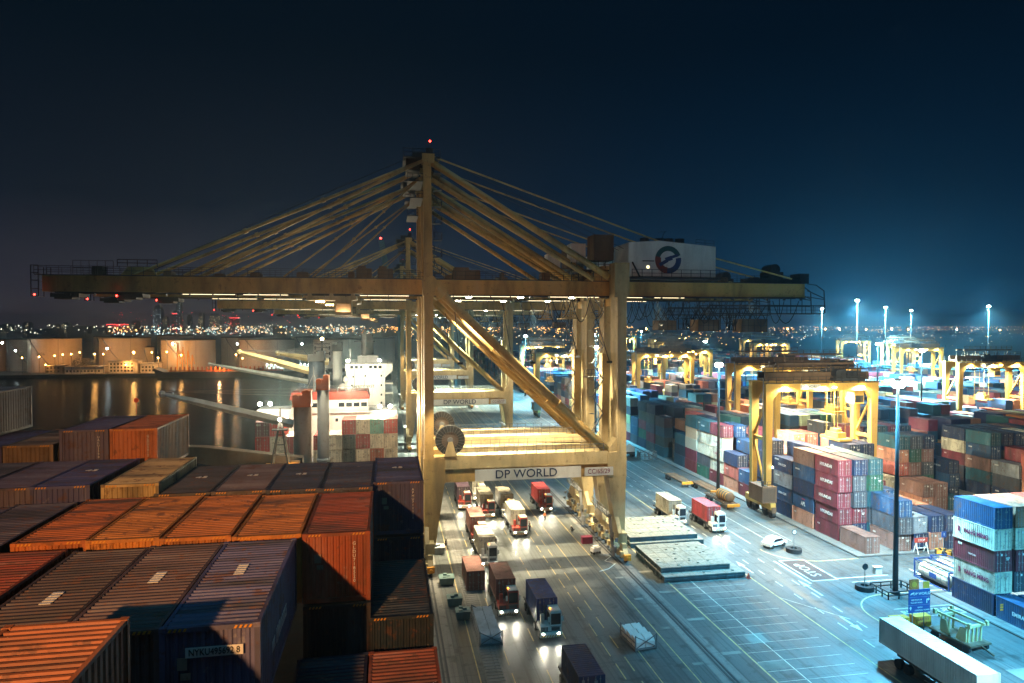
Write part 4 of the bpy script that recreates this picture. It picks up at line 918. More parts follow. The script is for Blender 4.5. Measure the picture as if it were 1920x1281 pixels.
# tank containers
def make_tank():
    root = empty('tank_container'); b = MB()
    for x in (0, CW-.14):
        for y in (0, CL-.14): b.box(x, x+.14, y, y+.14, 0, CH)
        b.box(x, x+.12, .14, CL-.14, 0, .14); b.box(x+.02, x+.12, .14, CL-.14, CH-.12, CH-.02)
    for y in (0, CL-.14):
        b.box(.14, CW-.14, y, y+.12, 0, .14); b.box(.14, CW-.14, y, y+.12, CH-.14, CH); b.beam((.14, y+.06, .2), (.8, y+.06, .8), .08); b.beam((CW-.14, y+.06, .2), (CW-.8, y+.06, .8), .08); b.beam((.14, y+.06, CH-.2), (.8, y+.06, CH-.8), .08); b.beam((CW-.14, y+.06, CH-.2), (CW-.8, y+.06, CH-.8), .08)
    b.build('frame', 'sign_blue', root)
    b = MB(); r = 1.08; c = (CW/2, CH/2); b.tube([(c[0], .22, c[1]), (c[0], .38, c[1]), (c[0], .65, c[1]), (c[0], CL-.65, c[1]), (c[0], CL-.38, c[1]), (c[0], CL-.22, c[1])], [.3, .8, r, r, .8, .3], 20)
    tk = b.build('tank', 'tank_white', root)
    b = MB()
    for y in (1.5, 3.0, 4.5): b.tube([(c[0], y, c[1]), (c[0], y+.06, c[1])], r+.025, 20)
    b.cyl((c[0], 3, CH-.3), (c[0], 3, CH-.08), .3, 12); b.box(.8, 1.6, .6, 5.4, CH-.1, CH-.06); b.build('band', 'grey_steel', tk)
    b = MB(); b.box(.06, .1, 2.2, 3.4, .95, 1.6); b.build('placard', 'sign_blue', tk)
    return root
tank = make_tank(); tank.location = (72.0, 76.9, .0); tag(tank, 'white tank container in a blue frame behind the YANG MING stack', 'tank', 'tank containers in the yard')
copy_tree(tank, None, (75.2, 77.6, 0), label='white tank container almost hidden by the YANG MING stack, farther from the kerb')
for x, y, z, lab in ((bx(0,5), by(9), .14+2.62*3, 'tank container lying on boxes right of the TS LINES stack'), (bx(2,2), by(20), .14+2.62*4, 'upper tank container of the group left of the right edge gantry'), (bx(2,1), by(20), .14+2.62*4, 'upper left tank container of the group near the right edge gantry'), (bx(2,3), by(20), .14+2.62*4, 'upper right tank container near the right edge gantry')):
    copy_tree(tank, None, (x, y, z), label=lab)
# ---------------------------------------------------------------- lighting masts
def make_mast(h):
    root = empty('lamp_mast'); b = MB(); b.tube([(0,0,0), (0,0,h*.5), (0,0,h)], [.36, .26, .16], 12); b.cyl((0,0,0), (0,0,.35), .6, 12); b.build('pole', 'dark_steel', root, True)
    b = MB(); b.box(-.6, .6, -.1, .1, h-.1, h+.05); b.box(-.1, .1, -.6, .6, h-.1, h+.05); b.cyl((0,0,h), (0,0,h+.5), .4, 8); hd = b.build('head_frame', 'dark_steel', root)
    for a in range(6):
        x, y = .42*math.cos(a*R(60)), .42*math.sin(a*R(60)); b = MB(); b.ball((x, y, h-.3), .42, 8); b.build('lamp', 'lamp_cool', hd)
    return root
MP = {}
def mast(x, y, h, pw, lab, col=(.80, 1.0, .80), aim=None, fill=True, fm=1.0):
    if h not in MP: o = MP[h] = make_mast(h)
    else: o = copy_tree(MP[h], None)
    o.location = (x, y, 0); tag(o, lab, 'lamp mast', 'lighting masts')
    for c in list(o.children):
        if c.type == 'LIGHT': bpy.data.objects.remove(c)
    light('SPOT', (.6, 1.5, h-1.0), pw*(1.3 if x < 80 else 3.2), (1.0, .88, .55) if x < 80 else (.72, 1.0, .84), o, aim or (26, 8 if y > 100 else 22, 0), .6, 130 if not aim else 56, .8, name='mast_light')
    if fill: light('SPOT', (.6, 1.6, h-.9), pw*1.1*fm, (.09, .50, .80), o, (.6, 1.6, 0), 1.2, 134 if fm < 2 else 146, .6, name='mast_fill') if y < 200 else light('SPOT', (.6, 1.6, h-.9), pw*3.4, (.10, .56, .82), o, (.6, 1.6, 0), 1.2, 140, .6, name='mast_fill') and light('POINT', (.6, 1.6, h-.9), pw*.14, (.12, .52, .82), o, size=1.5, name='mast_fill')
mast(65.0, 78.0, 27.6, 190000, 'tall blazing lamp mast by the junction, a square rail round its foot', (.90, 1.0, .74))
mast(64.9, 126.5, 27.4, 120000, 'slim lamp mast at the kerb beside the flat trailers', (.86, 1.0, .78))
mast(151, 172, 28, 150000, 'lamp mast behind the first blazing one, its head between the gantry legs', (.72, 1.0, .86))
mast(66.5, 214, 28.2, 110000, 'lamp mast whose head shines just right of the big crane leg', (.86, 1.0, .80))
for x, y, pw, lab in ((192, 254, 480000, 'tallest looking lamp mast on the skyline, left of a pair'), (278, 344, 440000, 'lamp mast on the skyline, left one of a close pair'),
                  (358, 418, 400000, 'lamp mast on the skyline, right one of a close pair'), (316, 314, 440000, 'lone lamp mast on the skyline toward the right edge'), (267, 386, 360000, 'faint lamp mast beyond the crane tail')):
    mast(x, y, 45.5, pw, lab, (.62, 1.0, .92))
for x, y, lab in ((66.5, 330, 'lamp mast among the far cranes on the quay road'), (130, 420, 'lamp mast in the far yard left of the lit gantries'), (215, 560, 'small far lamp mast above the left gantries')):
    mast(x, y, 30, 110000, lab, (.9, .98, .75))
mast(65.0, 36, 27.6, 75000, 'added lamp mast in the same line, out of the picture beside the camera', aim=(-12, 13, 0), fm=2.8)  # unseen mast added to throw light on the quay and apron
for x, y, lab in ((91.2, 300, 'added lamp mast between the second and third gantry on the kerb side'), (139.5, 285, 'added lamp mast rising between lit gantries in the middle yard'), (187.6, 236, 'added lamp mast in the right half of the yard left of the edge gantry')): mast(x, y, 28, 130000, lab)  # masts added to brighten the middle yard
# guard rail round the near mast foot
b = MB()
for (x0, y0), (x1, y1) in (((62.6, 76.3), (67.2, 76.3)), ((67.2, 76.3), (67.2, 79.6)), ((62.6, 76.3), (62.6, 79.6)), ((62.6, 79.6), (67.2, 79.6))): b.rail((x0, y0, 0), (x1, y1, 0), .95, 3, .06)
tag(b.build('guard_rail', 'dark_steel'), 'low square guard rail round the foot of the junction lamp mast', 'barrier')

# ---------------------------------------------------------------- terminal trucks (local: nose at y=0 facing -y, x 0..2.5)
def wheelset(root, ys, w=2.5, r=.5):
    for y in ys:
        for x in (.0, w-.55):
            b = MB(); b.cyl((x, y, r), (x+.55, y, r), r, 18); wo_ = b.build('wheel', 'rubber', root); b = MB(); b.cyl((x-.01, y, r), (x+.56, y, r), r*.5, 12); b.build('rim', 'grey_steel', wo_)
def make_truck(cab):
    root = empty('terminal_truck')
    b = MB(); b.box(.75, 1.0, .3, 9.4, .75, 1.05); b.box(1.5, 1.75, .3, 9.4, .75, 1.05); b.box(.15, 2.35, .25, 1.9, .55, 1.05); b.build('chassis', 'dark_steel', root)
    b = MB(); b.prism([(1.2, 1.0), (1.2, 3.05), (1.36, 3.2), (2.45, 3.2), (2.5, 3.0), (2.5, 1.0)], 'y', .32, 1.95); cb = b.build('cab', cab, root)
    b = MB(); b.box(1.3, 2.4, .29, .315, 1.75, 2.95); b.build('windscreen', 'glass', cb)
    b = MB(); b.box(1.17, 1.195, .55, 1.7, 1.7, 2.8); b.box(2.505, 2.53, .55, 1.7, 1.7, 2.8); b.build('side_window', 'glass', cb)
    b = MB(); b.box(1.25, 2.4, .3, 2.0, 3.2, 3.27); b.box(2.5, 2.75, .35, .42, 2.0, 2.6); b.box(.95, 1.18, .35, .42, 2.0, 2.6); b.build('cab_trim', 'letter_white', cb)
    b = MB(); b.box(.1, 1.15, .3, 1.9, 1.0, 1.6); b.box(.3, .7, 1.0, 1.4, 1.6, 2.6); b.build('engine_cover', cab, root)
    b = MB(); b.cyl((.95, 2.0, 1.0), (.95, 2.0, 3.3), .09, 8); b.box(.1, .6, 2.0, 2.9, .55, 1.2); b.box(1.9, 2.5, 2.0, 2.9, .55, 1.1); b.beam((2.6, .4, 2.6), (2.45, .5, 2.7), .04); b.box(1.25, 2.45, .25, .3, 1.5, 1.56); b.cyl((.2, 2.5, 1.3), (2.3, 2.5, 1.3), .12, 8); b.build('exhaust_and_tanks', 'grey_steel', root)
    b = MB(); b.box(1.35, 2.3, .27, .31, 1.1, 1.45); [b.box(.2+k*.16, .3+k*.16, .27, .3, 1.05, 1.5) for k in range(5)]; b.build('grille', 'dark_steel', root)
    b = MB(); b.box(.02, 2.5, .0, .3, .45, 1.0); bp = b.build('bumper', 'letter_white', root)
    b = MB()
    for k in range(8): x = .08+k*.3; b.prism([(x, .47), (x+.15, .47), (x+.3, .72), (x+.15, .72)], 'y', -.02, -.003)
    b.build('warning_stripes', 'amber_paint', bp)
    for x in (.38, 2.12):
        b = MB(); b.cyl((x, -.03, .86), (x, .02, .86), .11, 12); b.build('headlight', 'headlight', bp)
        light('SPOT', (x, -.15, .86), 5200, (1, .93, .72), root, (x+.1, -7.5, 0), .08, 95, .9, name='headlamp')
    b = MB(); b.cyl((1.3, .9, 3.28), (1.3, .9, 3.42), .09, 8); b.build('beacon', 'lamp_amber', root)
    b = MB(); b.box(.35, 2.15, 2.3, 9.5, 1.05, 1.3)
    for y in range(3, 10): b.box(.0, 2.5, y-.08, y+.08, 1.15, 1.4)
    b.box(0, .12, 2.2, 9.5, 1.25, 1.42); b.box(2.38, 2.5, 2.2, 9.5, 1.25, 1.42); b.build('trailer_bed', 'dark_steel', root)
    wheelset(root, (1.0, 3.1, 7.3, 8.5))
    return root
trucks = {}
def truck(x, y, cab, lab):
    if cab not in trucks:
        if not trucks: o = make_truck(cab)
        else:
            o = copy_tree(next(iter(trucks.values())), None)
            for c in o.children:
                if c.name.startswith(('cab', 'engine_cover')) and c.type == 'MESH': c.data = c.data.copy(); c.data.materials[0] = MATS[cab]
        trucks[cab] = o
    else: o = copy_tree(trucks[cab], None)
    o.location = (x, y, .01); return tag(o, lab, 'truck', 'container trucks on the quay')
TG = 'containers riding on trucks'
def load(x, y, cn, lab, z=1.44):
    o = yard_box(x+.03, y, z, cn, lab, TG); return o
PD.update({'maroonbrown': (.24, .09, .08), 'creamwhite': (.66, .64, .54), 'pinkish': (.34, .17, .15), 'plum': (.08, .045, .075), 'royal': (.012, .055, .24), 'darkblue': (.012, .035, .12), 'beige': (.5, .46, .36), 'crimson': (.42, .045, .05), 'redbrown': (.26, .10, .085)})
for x, y, cab, cn, lt, lc in ((16.35, 74.9, 'white_paint', 'royal', 'white truck with a striped bumper under the blue container, in the middle lanes', 'blue container on the white truck in front'),
    (12.75, 81.5, 'red_paint', 'maroonbrown', 'dark red truck with bright headlights left of the blue laden one', 'brown red container on the truck left of the blue laden one'),
    (12.85, 98.3, 'white_paint', 'creamwhite', 'white truck waiting in the left lane behind the brown laden one', 'cream container on the white left lane truck'),
    (12.85, 109.1, 'red_paint', 'pinkish', 'truck hidden behind the cream laden one in the left lane', 'pink-brown container behind the cream laden left lane truck'),
    (20.05, 111.8, 'red_paint', 'creamwhite', 'red truck in the centre lane with a worker beside its cab', 'bright cream container on the red centre lane truck'),
    (16.35, 123.0, 'red_paint', 'beige', 'red and white truck just beyond the pink-brown container', 'beige container on the truck second from the leg haunch'),
    (20.05, 122.7, 'white_paint', 'beige', 'truck mostly hidden behind the bright cream container', 'beige-grey container behind the bright cream one'),
    (27.55, 125.2, 'red_paint', 'crimson', 'lone truck in the right lane with dazzling headlights', 'crimson container on the lone right lane truck'),
    (12.85, 129.8, 'red_paint', 'plum', 'dark truck in the left lane under the sign board', 'dark plum container on the truck under the sign board'),
    (16.4, 135.5, 'white_paint', 'creamwhite', 'farthest white truck under the sign board', 'cream container on the farthest truck under the sign board'),
    (16.35, 57.4, 'white_paint', 'darkblue', 'truck at the bottom edge, only its dark blue load in view', 'dark blue container cut by the bottom picture edge')):
    truck(x, y-2.15, cab, lt); load(x, y, cn, lc)
for x, y, cn, lt, lc in ((48.6, 113.0, 'beige', 'white truck driving in the yard road, left of the red laden one', 'beige container on the left truck of the yard road pair'), (53.4, 108.0, 'crimson', 'white truck driving in the yard road with a red load', 'red container on the right truck of the yard road pair')):
    truck(x, y-2.15, 'white_paint', lt); load(x, y, cn, lc)
# long white load at the lower right
truck(50.9, 46.9, 'white_paint', 'white truck at the lower right edge pulling a long white box')
b = MB(); L = 12.2
b.box(0, CW, 0, L, 0, .14); b.box(0, .13, 0, .13, 0, CH); b.box(CW-.13, CW, 0, .13, 0, CH); b.box(0, .13, L-.13, L, 0, CH); b.box(CW-.13, CW, L-.13, L, 0, CH)
corr(b, 'z', .1, L-.1, .05, CW-.05, CH-.01, .02, 34, 'y')
for xx, sg in ((.03, -1), (CW-.03, 1)): corr(b, 'x', .1, L-.1, .12, CH, xx, .035*sg, 42, 'y')
b.box(.1, CW-.1, L-.07, L-.03, .14, CH); b.box(.1, CW-.1, .03, .07, .14, CH); o = b.build('shipping_container', 'white_paint'); o.location = (50.95, 51.2, 1.5); tag(o, 'long white container on the truck at the lower right edge', 'container', TG)
b = MB(); b.box(.4, 2.1, 0, 5, 1.05, 1.4); b.build('trailer', 'dark_steel').location = (50.9, 56.2, 0); tag(COL.objects['trailer'], 'dark rear trailer frame under the long white container', 'trailer')
for x_ in (0, 2):
    for y_ in (3.2, 4.4): b = MB(); b.cyl((x_, y_, .5), (x_+.5, y_, .5), .5, 14); b.build('wheel', 'rubber', COL.objects['trailer'])
yard_box(10.0, 88.6, .05, 'redbrown', 'brown container standing on the quay beside the cable trench, left of the truck lanes', 'container standing on the quay')
# small white car crossing the yard road
car = empty('car', (60.0, 98.2, 0), R(112), 'small white car turning on the yard road near the tyre based sign', 'car')
b = MB(); b.prism([(-2.1, .45), (-2.1, .85), (-1.3, 1.0), (-.7, 1.5), (.9, 1.5), (1.6, 1.0), (2.1, .9), (2.15, .45)], 'x', -.85, .85); b.build('body', 'white_paint', car)
b = MB(); b.prism([(-1.22, 1.02), (-.68, 1.44), (.88, 1.44), (1.45, 1.02)], 'x', -.87, .87); b.build('window', 'glass', car)
for y in (-1.35, 1.35):
    for x in (-.86, .66): b = MB(); b.cyl((x, y, .33), (x+.2, y, .33), .33, 14); b.build('wheel', 'rubber', car)
for x in (-.6, .6): b = MB(); b.box(x-.15, x+.15, -2.14, -2.1, .6, .75); b.build('headlight', 'headlight', car)

# ---------------------------------------------------------------- flat trailers parked at the kerb
def make_flat():
    root = empty('flat_trailer'); b = MB()
    for x in (.7, 1.75): b.box(x-.12, x+.12, 0, 9.5, .8, 1.15)
    for k in range(12): b.box(0, 2.5, .1+k*.8, .3+k*.8, 1.1, 1.22)
    b.box(0, .1, 0, 9.5, 1.0, 1.2); b.box(2.4, 2.5, 0, 9.5, 1.0, 1.2); b.build('bed', 'brown_steel', root)
    b = MB(); b.box(0, 2.5, -.25, .02, .7, 1.25); b.build('nose', 'amber_paint', root); wheelset(root, (7.3, 8.5)); b = MB(); b.box(.5, .65, 1, 1.15, 0, .8); b.box(1.85, 2.0, 1, 1.15, 0, .8); b.build('landing_leg', 'dark_steel', root); return root
flat = make_flat(); flat.location = (62.1, 137.5, 0); tag(flat, 'empty flat trailer farthest back in the kerb line', 'trailer', 'flat trailers parked at the kerb')
copy_tree(flat, None, (64.6, 129.2, 0), label='empty flat trailer just behind the slim lamp mast'); fl = copy_tree(flat, None, (62.7, 118.6, 0), label='flat trailer carrying an ochre drum, nearest in the kerb line')
b = MB(); b.tube([(0, 0, 0), (0, .1, 0), (0, .3, 0), (0, 4.2, 0), (0, 4.4, 0), (0, 4.5, 0)], [.2, .75, .95, .95, .75, .2], 18); dr = b.build('drum', 'brown_steel', None, True); dr.location = (64.0, 119.6, 2.15); tag(dr, 'ochre ribbed drum lying on the nearest flat trailer', 'drum')
b = MB(); [b.tube([(0, y, 0), (0, y+.18, 0)], 1.0, 18) for y in (.5, 1.4, 2.3, 3.2, 3.9)]; b.build('drum_band', 'amber_paint', dr)
# wheeled rack trailer at the lower right
rt = empty('rack_trailer', (60.6, 62.3, 0), R(8), 'ochre wheeled rack trailer standing alone on the apron at the lower right', 'trailer')
b = MB(); b.box(-.1, 2.9, -.6, 4.4, .75, .95); b.beam((1.4, -.6, .8), (1.4, -2.0, .4), .15); b.build('deck', 'brown_steel', rt)
b = MB()
for y in (.2, 3.4):
    for x in (.5, 1.1, 1.7, 2.3): b.beam((x, y, .95), (x+.1, y, 2.5), .16)
    b.box(.2, 2.7, y-.12, y+.12, 2.5, 2.75)
for x in (.5, 2.3): b.box(x-.1, x+.1, -.3, 4.1, 2.75, 2.95)
for x, y in ((.2, -.2), (2.7, -.2), (.2, 3.9), (2.7, 3.9)): b.box(x-.15, x+.15, y-.15, y+.15, 2.7, 3.2)
b.prism([(.3, .95), (.3, 2.4), (1.0, 2.4), (1.5, .95)], 'x', .3, .45); b.prism([(2.2, .95), (2.6, 2.4), (3.3, 2.4), (3.3, .95)], 'x', .3, .45); b.build('rack', 'amber_paint' if False else 'crane_cream', rt)
for y in (0, 3.8):
    for x in (-.1, 2.5): b = MB(); b.cyl((x, y, .4), (x+.35, y, .4), .4, 14); b.build('wheel', 'rubber', rt)
# hatch covers lying in stacks beside the landward rail
def hatch(name, x0, x1, y0, y1, z, h, lab):
    root = empty(name, ((x0+x1)/2, (y0+y1)/2, z), 0, lab, 'hatch cover', 'ship hatch covers laid on the apron'); hx, hy = (x1-x0)/2, (y1-y0)/2
    b = MB(); b.box(-hx, hx, -hy, hy, h-.12, h); rq = random.Random(int(x0*10+z*7))
    for k in range(16): x, y = rq.uniform(-hx+.5, hx-.6), rq.uniform(-hy+.4, hy-.5); b.box(x, x+.3, y, y+.22, h, h+.14)
    for k in range(1, int((x1-x0)/1.5)): b.box(-hx+k*1.5, -hx+k*1.5+.07, -hy+.1, hy-.1, h, h+.035)
    for k in range(1, 5): b.box(-hx+.1, hx-.1, -hy+k*2*hy/5, -hy+k*2*hy/5+.07, h, h+.03)
    b.build('top_plate', 'hatch_top', root)
    b = MB(); b.box(-hx+.12, hx-.12, -hy+.12, hy-.12, 0, h-.12); n = int((x1-x0)/1.3)
    for k in range(n+1):
        x = -hx+.1+k*(2*hx-.3)/n; b.box(x, x+.1, -hy, -hy+.12, .0, h-.12)
    for k in range(9): y = -hy+k*(2*hy-.1)/8; b.box(-hx, -hx+.12, y, y+.1, 0, h-.12); b.box(hx-.12, hx, y, y+.1, 0, h-.12)
    b.box(-hx, hx, -hy-.01, -hy+.1, h*.45, h*.52); b.build('side_frame', 'hatch_side', root)
hatch('hatch_cover', 36.7, 48.6, 86.6, 97.4, .1, .75, 'lowest hatch cover of the near pale stack'); hatch('hatch_cover', 36.8, 47.0, 88.0, 98.0, .86, .75, 'top hatch cover of the near pale stack, speckled with fittings')
hatch('hatch_cover', 37.2, 49.4, 101.0, 112.0, .1, .75, 'lowest hatch cover of the farther pale stack by the crane leg'); hatch('hatch_cover', 37.3, 48.6, 101.6, 112.4, .86, .75, 'top hatch cover of the farther pale stack by the crane leg')
# sign posts on tyres
def tyre_post(x, y, lab, face='round'):
    root = empty('tyre_post', (x, y, 0), 0, lab, 'sign post', 'sign posts standing in big tyres')
    b = MB(); n = 20; A = [2*math.pi*i/n for i in range(n+1)]
    for q, (a, a2) in enumerate(zip(A, A[1:])):
        b.mat((q//2) % 2); b.prism([(ro*math.cos(c), ro*math.sin(c)) for ro, c in ((.5, a), (1.15, a), (1.15, a2), (.5, a2))], 'z', 0, .62)
    b.build('tyre', ['rubber', 'amber_paint' if face == 'square' else 'rubber'], root)
    b = MB(); b.cyl((0,0,0), (0,0,3.0), .06, 8); b.build('pole', 'grey_steel', root)
    b = MB()
    if face == 'square': b.box(-.4, .4, -.08, -.03, 2.6, 3.5)
    else: b.cyl((0, -.1, 3.1), (0, -.05, 3.1), .42, 18)
    b.build('sign_face', 'sign_blue' if face == 'square' else 'dark_steel', root)
    if face == 'round': b = MB(); b.cyl((0, -.12, 3.1), (0, -.105, 3.1), .3, 18); b.build('sign_disc', 'sign_white', root); text('20', .3, (0, -.13, 3.1), '-y', 'letter_navy', root)
    if face == 'square': text('1', .6, (0, -.1, 3.05), '-y', 'letter_white', root)
tyre_post(61.5, 95.2, 'round sign on a post in a tyre beside the turning car'); tyre_post(61.9, 79.8, 'dark backed sign in a tyre left of the junction lamp mast', 'dark'); tyre_post(83.4, 90.2, 'blue square sign in a yellow and black tyre near the corner stack', 'square')
# direction board by the junction
sb = empty('direction_sign', (57.95, 67.6, 0), 0, 'blue direction board with three panels on two posts', 'sign')
b = MB(); b.cyl((.7, .1, 0), (.7, .1, 3), .05, 8); b.cyl((2.2, .1, 0), (2.2, .1, 3), .05, 8); b.build('post', 'grey_steel', sb)
b = MB()
for k, z in enumerate((2.25, 3.15, 4.05)): b.box(.1, 2.9, -.02, .04, z, z+.86)
bd = b.build('board', 'sign_blue', sb)
text('DP WORLD', .42, (1.8, -.05, 4.42), '-y', 'letter_white', bd); text('BERTHS 9-14', .24, (1.1, -.05, 3.72), '-y', 'letter_white', bd); text('TRANSIT ROAD', .22, (1.1, -.05, 3.4), '-y', 'letter_white', bd)
text('GATE 1', .22, (1.6, -.05, 2.85), '-y', 'letter_white', bd); text('CONTROL TOWER', .22, (1.85, -.05, 2.52), '-y', 'letter_white', bd)
b = MB(); b.prism([(.3, 2.6), (.42, 2.6), (.42, 2.8), (.52, 2.8), (.36, 3.0), (.2, 2.8), (.3, 2.8)], 'y', -.05, -.03); b.prism([(2.4, 3.3), (2.5, 3.3), (2.5, 3.65), (2.65, 3.65), (2.65, 3.55), (2.82, 3.72), (2.65, 3.88), (2.65, 3.77), (2.4, 3.77)], 'y', -.05, -.03)
b.prism([(.3, 4.3), (.7, 4.45), (.75, 4.62), (.4, 4.5)], 'y', -.05, -.03); b.build('arrow', 'letter_white', bd)
b = MB(); b.box(.2, 1.4, -.02, .04, 4.95, 6.1); w1 = b.build('warning_board', 'orange_paint', sb); b = MB(); b.cyl((.8, -.05, 5.52), (.8, -.03, 5.52), .34, 16)
for k in range(16): a = k*math.pi/8; b.box(.8+.5*math.cos(a)-.04, .8+.5*math.cos(a)+.04, -.05, -.03, 5.52+.46*math.sin(a)-.05, 5.52+.46*math.sin(a)+.05)
b.build('warning_disc', 'amber_paint', w1); b = MB(); b.box(2.0, 2.8, -.02, .04, 4.98, 5.75); b.build('warning_board', 'amber_paint', sb)
for x, lab in ((57.0, 'left yellow block lettered SAFETY FIRST below the direction board'), (59.8, 'right yellow block lettered SAFETY FIRST below the direction board')):
    s_ = empty('safety_block', (x, 68.6, 0), 0, lab, 'barrier', 'yellow lettered blocks'); b = MB(); b.frust((0, 2.2, 0, 1.0), .12, (.05, 2.15, .05, .95), 1.25); b.box(.1, .5, 0, 1, 0, .12); b.box(1.7, 2.1, 0, 1, 0, .12); bb = b.build('block', 'amber_paint', s_)
    text('SAFETY', .46, (1.1, -.03, .92), '-y', 'letter_red', bb); text('FIRST', .46, (1.1, -.01, .45), '-y', 'letter_red', bb)
bt = empty('barrier', (79.2, 91.1, 0), 0, 'red and white trestle barrier at the yard entrance', 'barrier'); b = MB(); b.box(0, 2.2, -.06, .06, 1.7, 2.4); b.build('board', 'red_paint', bt); text('STOP', .5, (1.1, -.08, 2.05), '-y', 'letter_white', bt)
b = MB(); [b.beam((x, y, 0), (x, 0, 1.7), .09) for x in (.2, 2.0) for y in (-.5, .5)]; b.box(.2, 2, -.05, .05, .8, .9); b.build('trestle', 'letter_white', bt)
wb = MB(); wb.box(-.5, .5, -.3, .3, 0, 1.0); wb.box(-.55, .55, -.35, .35, 1.0, 1.08); o = wb.build('kerb_box', 'white_paint'); o.location = (67.6, 84.6, 0); tag(o, 'small white box standing at the kerb beside the STOP panel', 'box')
cn_ = MB(); cn_.frust((-.2, .2, -.2, .2), 0, (-.04, .04, -.04, .04), .75); cn_.box(-.3, .3, -.3, .3, 0, .05); o = cn_.build('traffic_cone', 'red_paint'); o.location = (48.9, 86.3, 0); tag(o, 'red traffic cone off the corner of the near hatch covers', 'cone')
# wire cage and tyre stack far up the yard road
b = MB(); [b.rail((x0, y0, z), (x1, y1, z), 1.1, 4, .05) for (x0, y0, x1, y1) in ((0, 0, 4.5, 0), (0, 2.4, 4.5, 2.4), (0, 0, 0, 2.4), (4.5, 0, 4.5, 2.4)) for z in (0, 1.1)]; o = b.build('wire_cage', 'grey_steel'); o.location = (64.0, 167, 0); tag(o, 'open wire cage standing by the kerb far up the yard road', 'cage')
ym = empty('yard_vehicle', (61.2, 172, 0), 0, 'white roofed yard vehicle with striped end beside the wire cage', 'vehicle'); b = MB(); b.prism([(0, 1.4), (0, 2.6), (1.6, 3.6), (3.2, 2.6), (3.2, 1.4)], 'y', 0, 3); b.build('body', 'white_paint', ym); b = MB(); [b.cyl((x, y, .6), (x+.5, y, .6), .6, 14) for x in (0, 2.7) for y in (.5, 2.6)]; b.box(0, 3.2, 0, 3, .9, 1.4); b.build('undercarriage', 'dark_steel', ym)
# lashing gear racks and bins on the quay
def rack(x, y, rz, n, lab):
    root = empty('lashing_rack', (x, y, 0), rz, lab, 'rack', 'lashing gear racks'); b = MB(); L = n*1.25
    b.box(0, 2.6, 0, L, .1, .25)
    for xx in (0, 2.5):
        for yy in (0, L-.1): b.box(xx, xx+.1, yy, yy+.1, 0, 1.7)
        b.box(xx, xx+.1, 0, L, .85, .95)
    for yy in (0, L-.1): b.beam((.05, yy+.05, .25), (2.55, yy+.05, 1.6), .08); b.beam((.05, yy+.05, 1.6), (2.55, yy+.05, .25), .08)
    b.build('frame', 'grey_steel', root)
    for k in range(n):
        for xx in (.2, 1.35):
            b = MB(); y0 = k*1.25+.12; b.prism([(y0, .28), (y0+1.05, .28), (y0+1.15, 1.35), (y0+.3, 1.15), (y0, .9)], 'x', xx, xx+1.05); b.build('bin', 'pale_grey' if rz == 0 else 'sign_white', root)
rack(9.6, 72.8, 0, 6, 'long rack of teal bins between the trench and the left truck lane'); rack(25.9, 68.8, .12, 3, 'short rack of white bins alone on the right lanes')
for x, y, s, mt, lab in ((7.3, 104.5, 1.5, 'pale_grey', 'grey bin beside the walking worker'), (7.6, 91.6, 1.4, 'teal_paint', 'dark teal bin left of the brown container on the quay'), (8.0, 84.6, 1.3, 'teal_paint', 'teal bin heaped with gear on the trench'), (8.6, 80.4, 1.2, 'teal_paint', 'small teal bin nearest the rack of bins'), (6.8, 113.6, 1.2, 'brown_steel', 'brown bin behind the sea-side crane leg')):
    b = MB(); b.frust((-.8*s/1.3, .8*s/1.3, -.55*s, .55*s), .1, (-.95*s/1.3, .95*s/1.3, -.65*s, .65*s), 1.1); rq = random.Random(int(y)); [b.box(u-.2, u+.25, v-.2, v+.3, 1.0, 1.15+rq.random()*.25) for u, v in ((-.3, -.3), (.2, .1), (-.2, .4))]; o = b.build('gear_bin', mt); o.location = (x, y, 0); tag(o, lab, 'bin', 'gear bins along the trench')
b = MB(); b.box(0, 1.7, 0, 1.0, 0, 1.0); b.box(-.04, 1.74, -.04, 1.04, 1.0, 1.08); b.box(.2, .9, -.02, 0, .2, .8); o = b.build('tool_box', 'letter_maroon'); o.location = (30.4, 104.6, 0); tag(o, 'dark red tool box on the lane beside the landward crane feet', 'box')
pm = empty('hand_cart', (30.6, 99.4, 0), .3, 'small white cart with a trailing hose in front of the landward crane feet', 'cart'); b = MB(); b.box(0, 1.4, 0, .8, .35, 1.0); b.cyl((.2, .4, 1.0), (1.2, .4, 1.0), .28, 10); b.build('body', 'white_paint', pm); b = MB(); [b.cyl((x, y, .2), (x+.1, y, .2), .2, 10) for x in (.1, 1.2) for y in (0, .7)]; b.build('wheel', 'rubber', pm)
b = MB(); b.tube([(32.2, 99.6, .04), (33, 98.2, .04), (31.5, 96.5, .04), (32.6, 95.0, .04), (31.0, 93.2, .04), (29.4, 92.4, .04)], .05, 6); tag(b.build('hose', 'letter_white'), 'pale hose snaking over the lane from the white cart', 'hose')
# drain covers and quay fittings
for k, y in enumerate((66, 84, 104, 124)):
    b = MB(); b.cyl((0,0,0), (0,0,.35), .28, 12); b.cyl((0,0,.35), (0,0,.5), .42, 12); b.prism([(-.5,-.35),(.5,-.35),(.5,.35),(-.5,.35)], 'z', 0, .06); o = b.build('bollard', 'dark_steel'); o.location = (3.3, y, 0); tag(o, 'iron mooring bollard on the quay edge, number %s from the near end' % ('one', 'two', 'three', 'four')[k], 'bollard', 'mooring bollards')

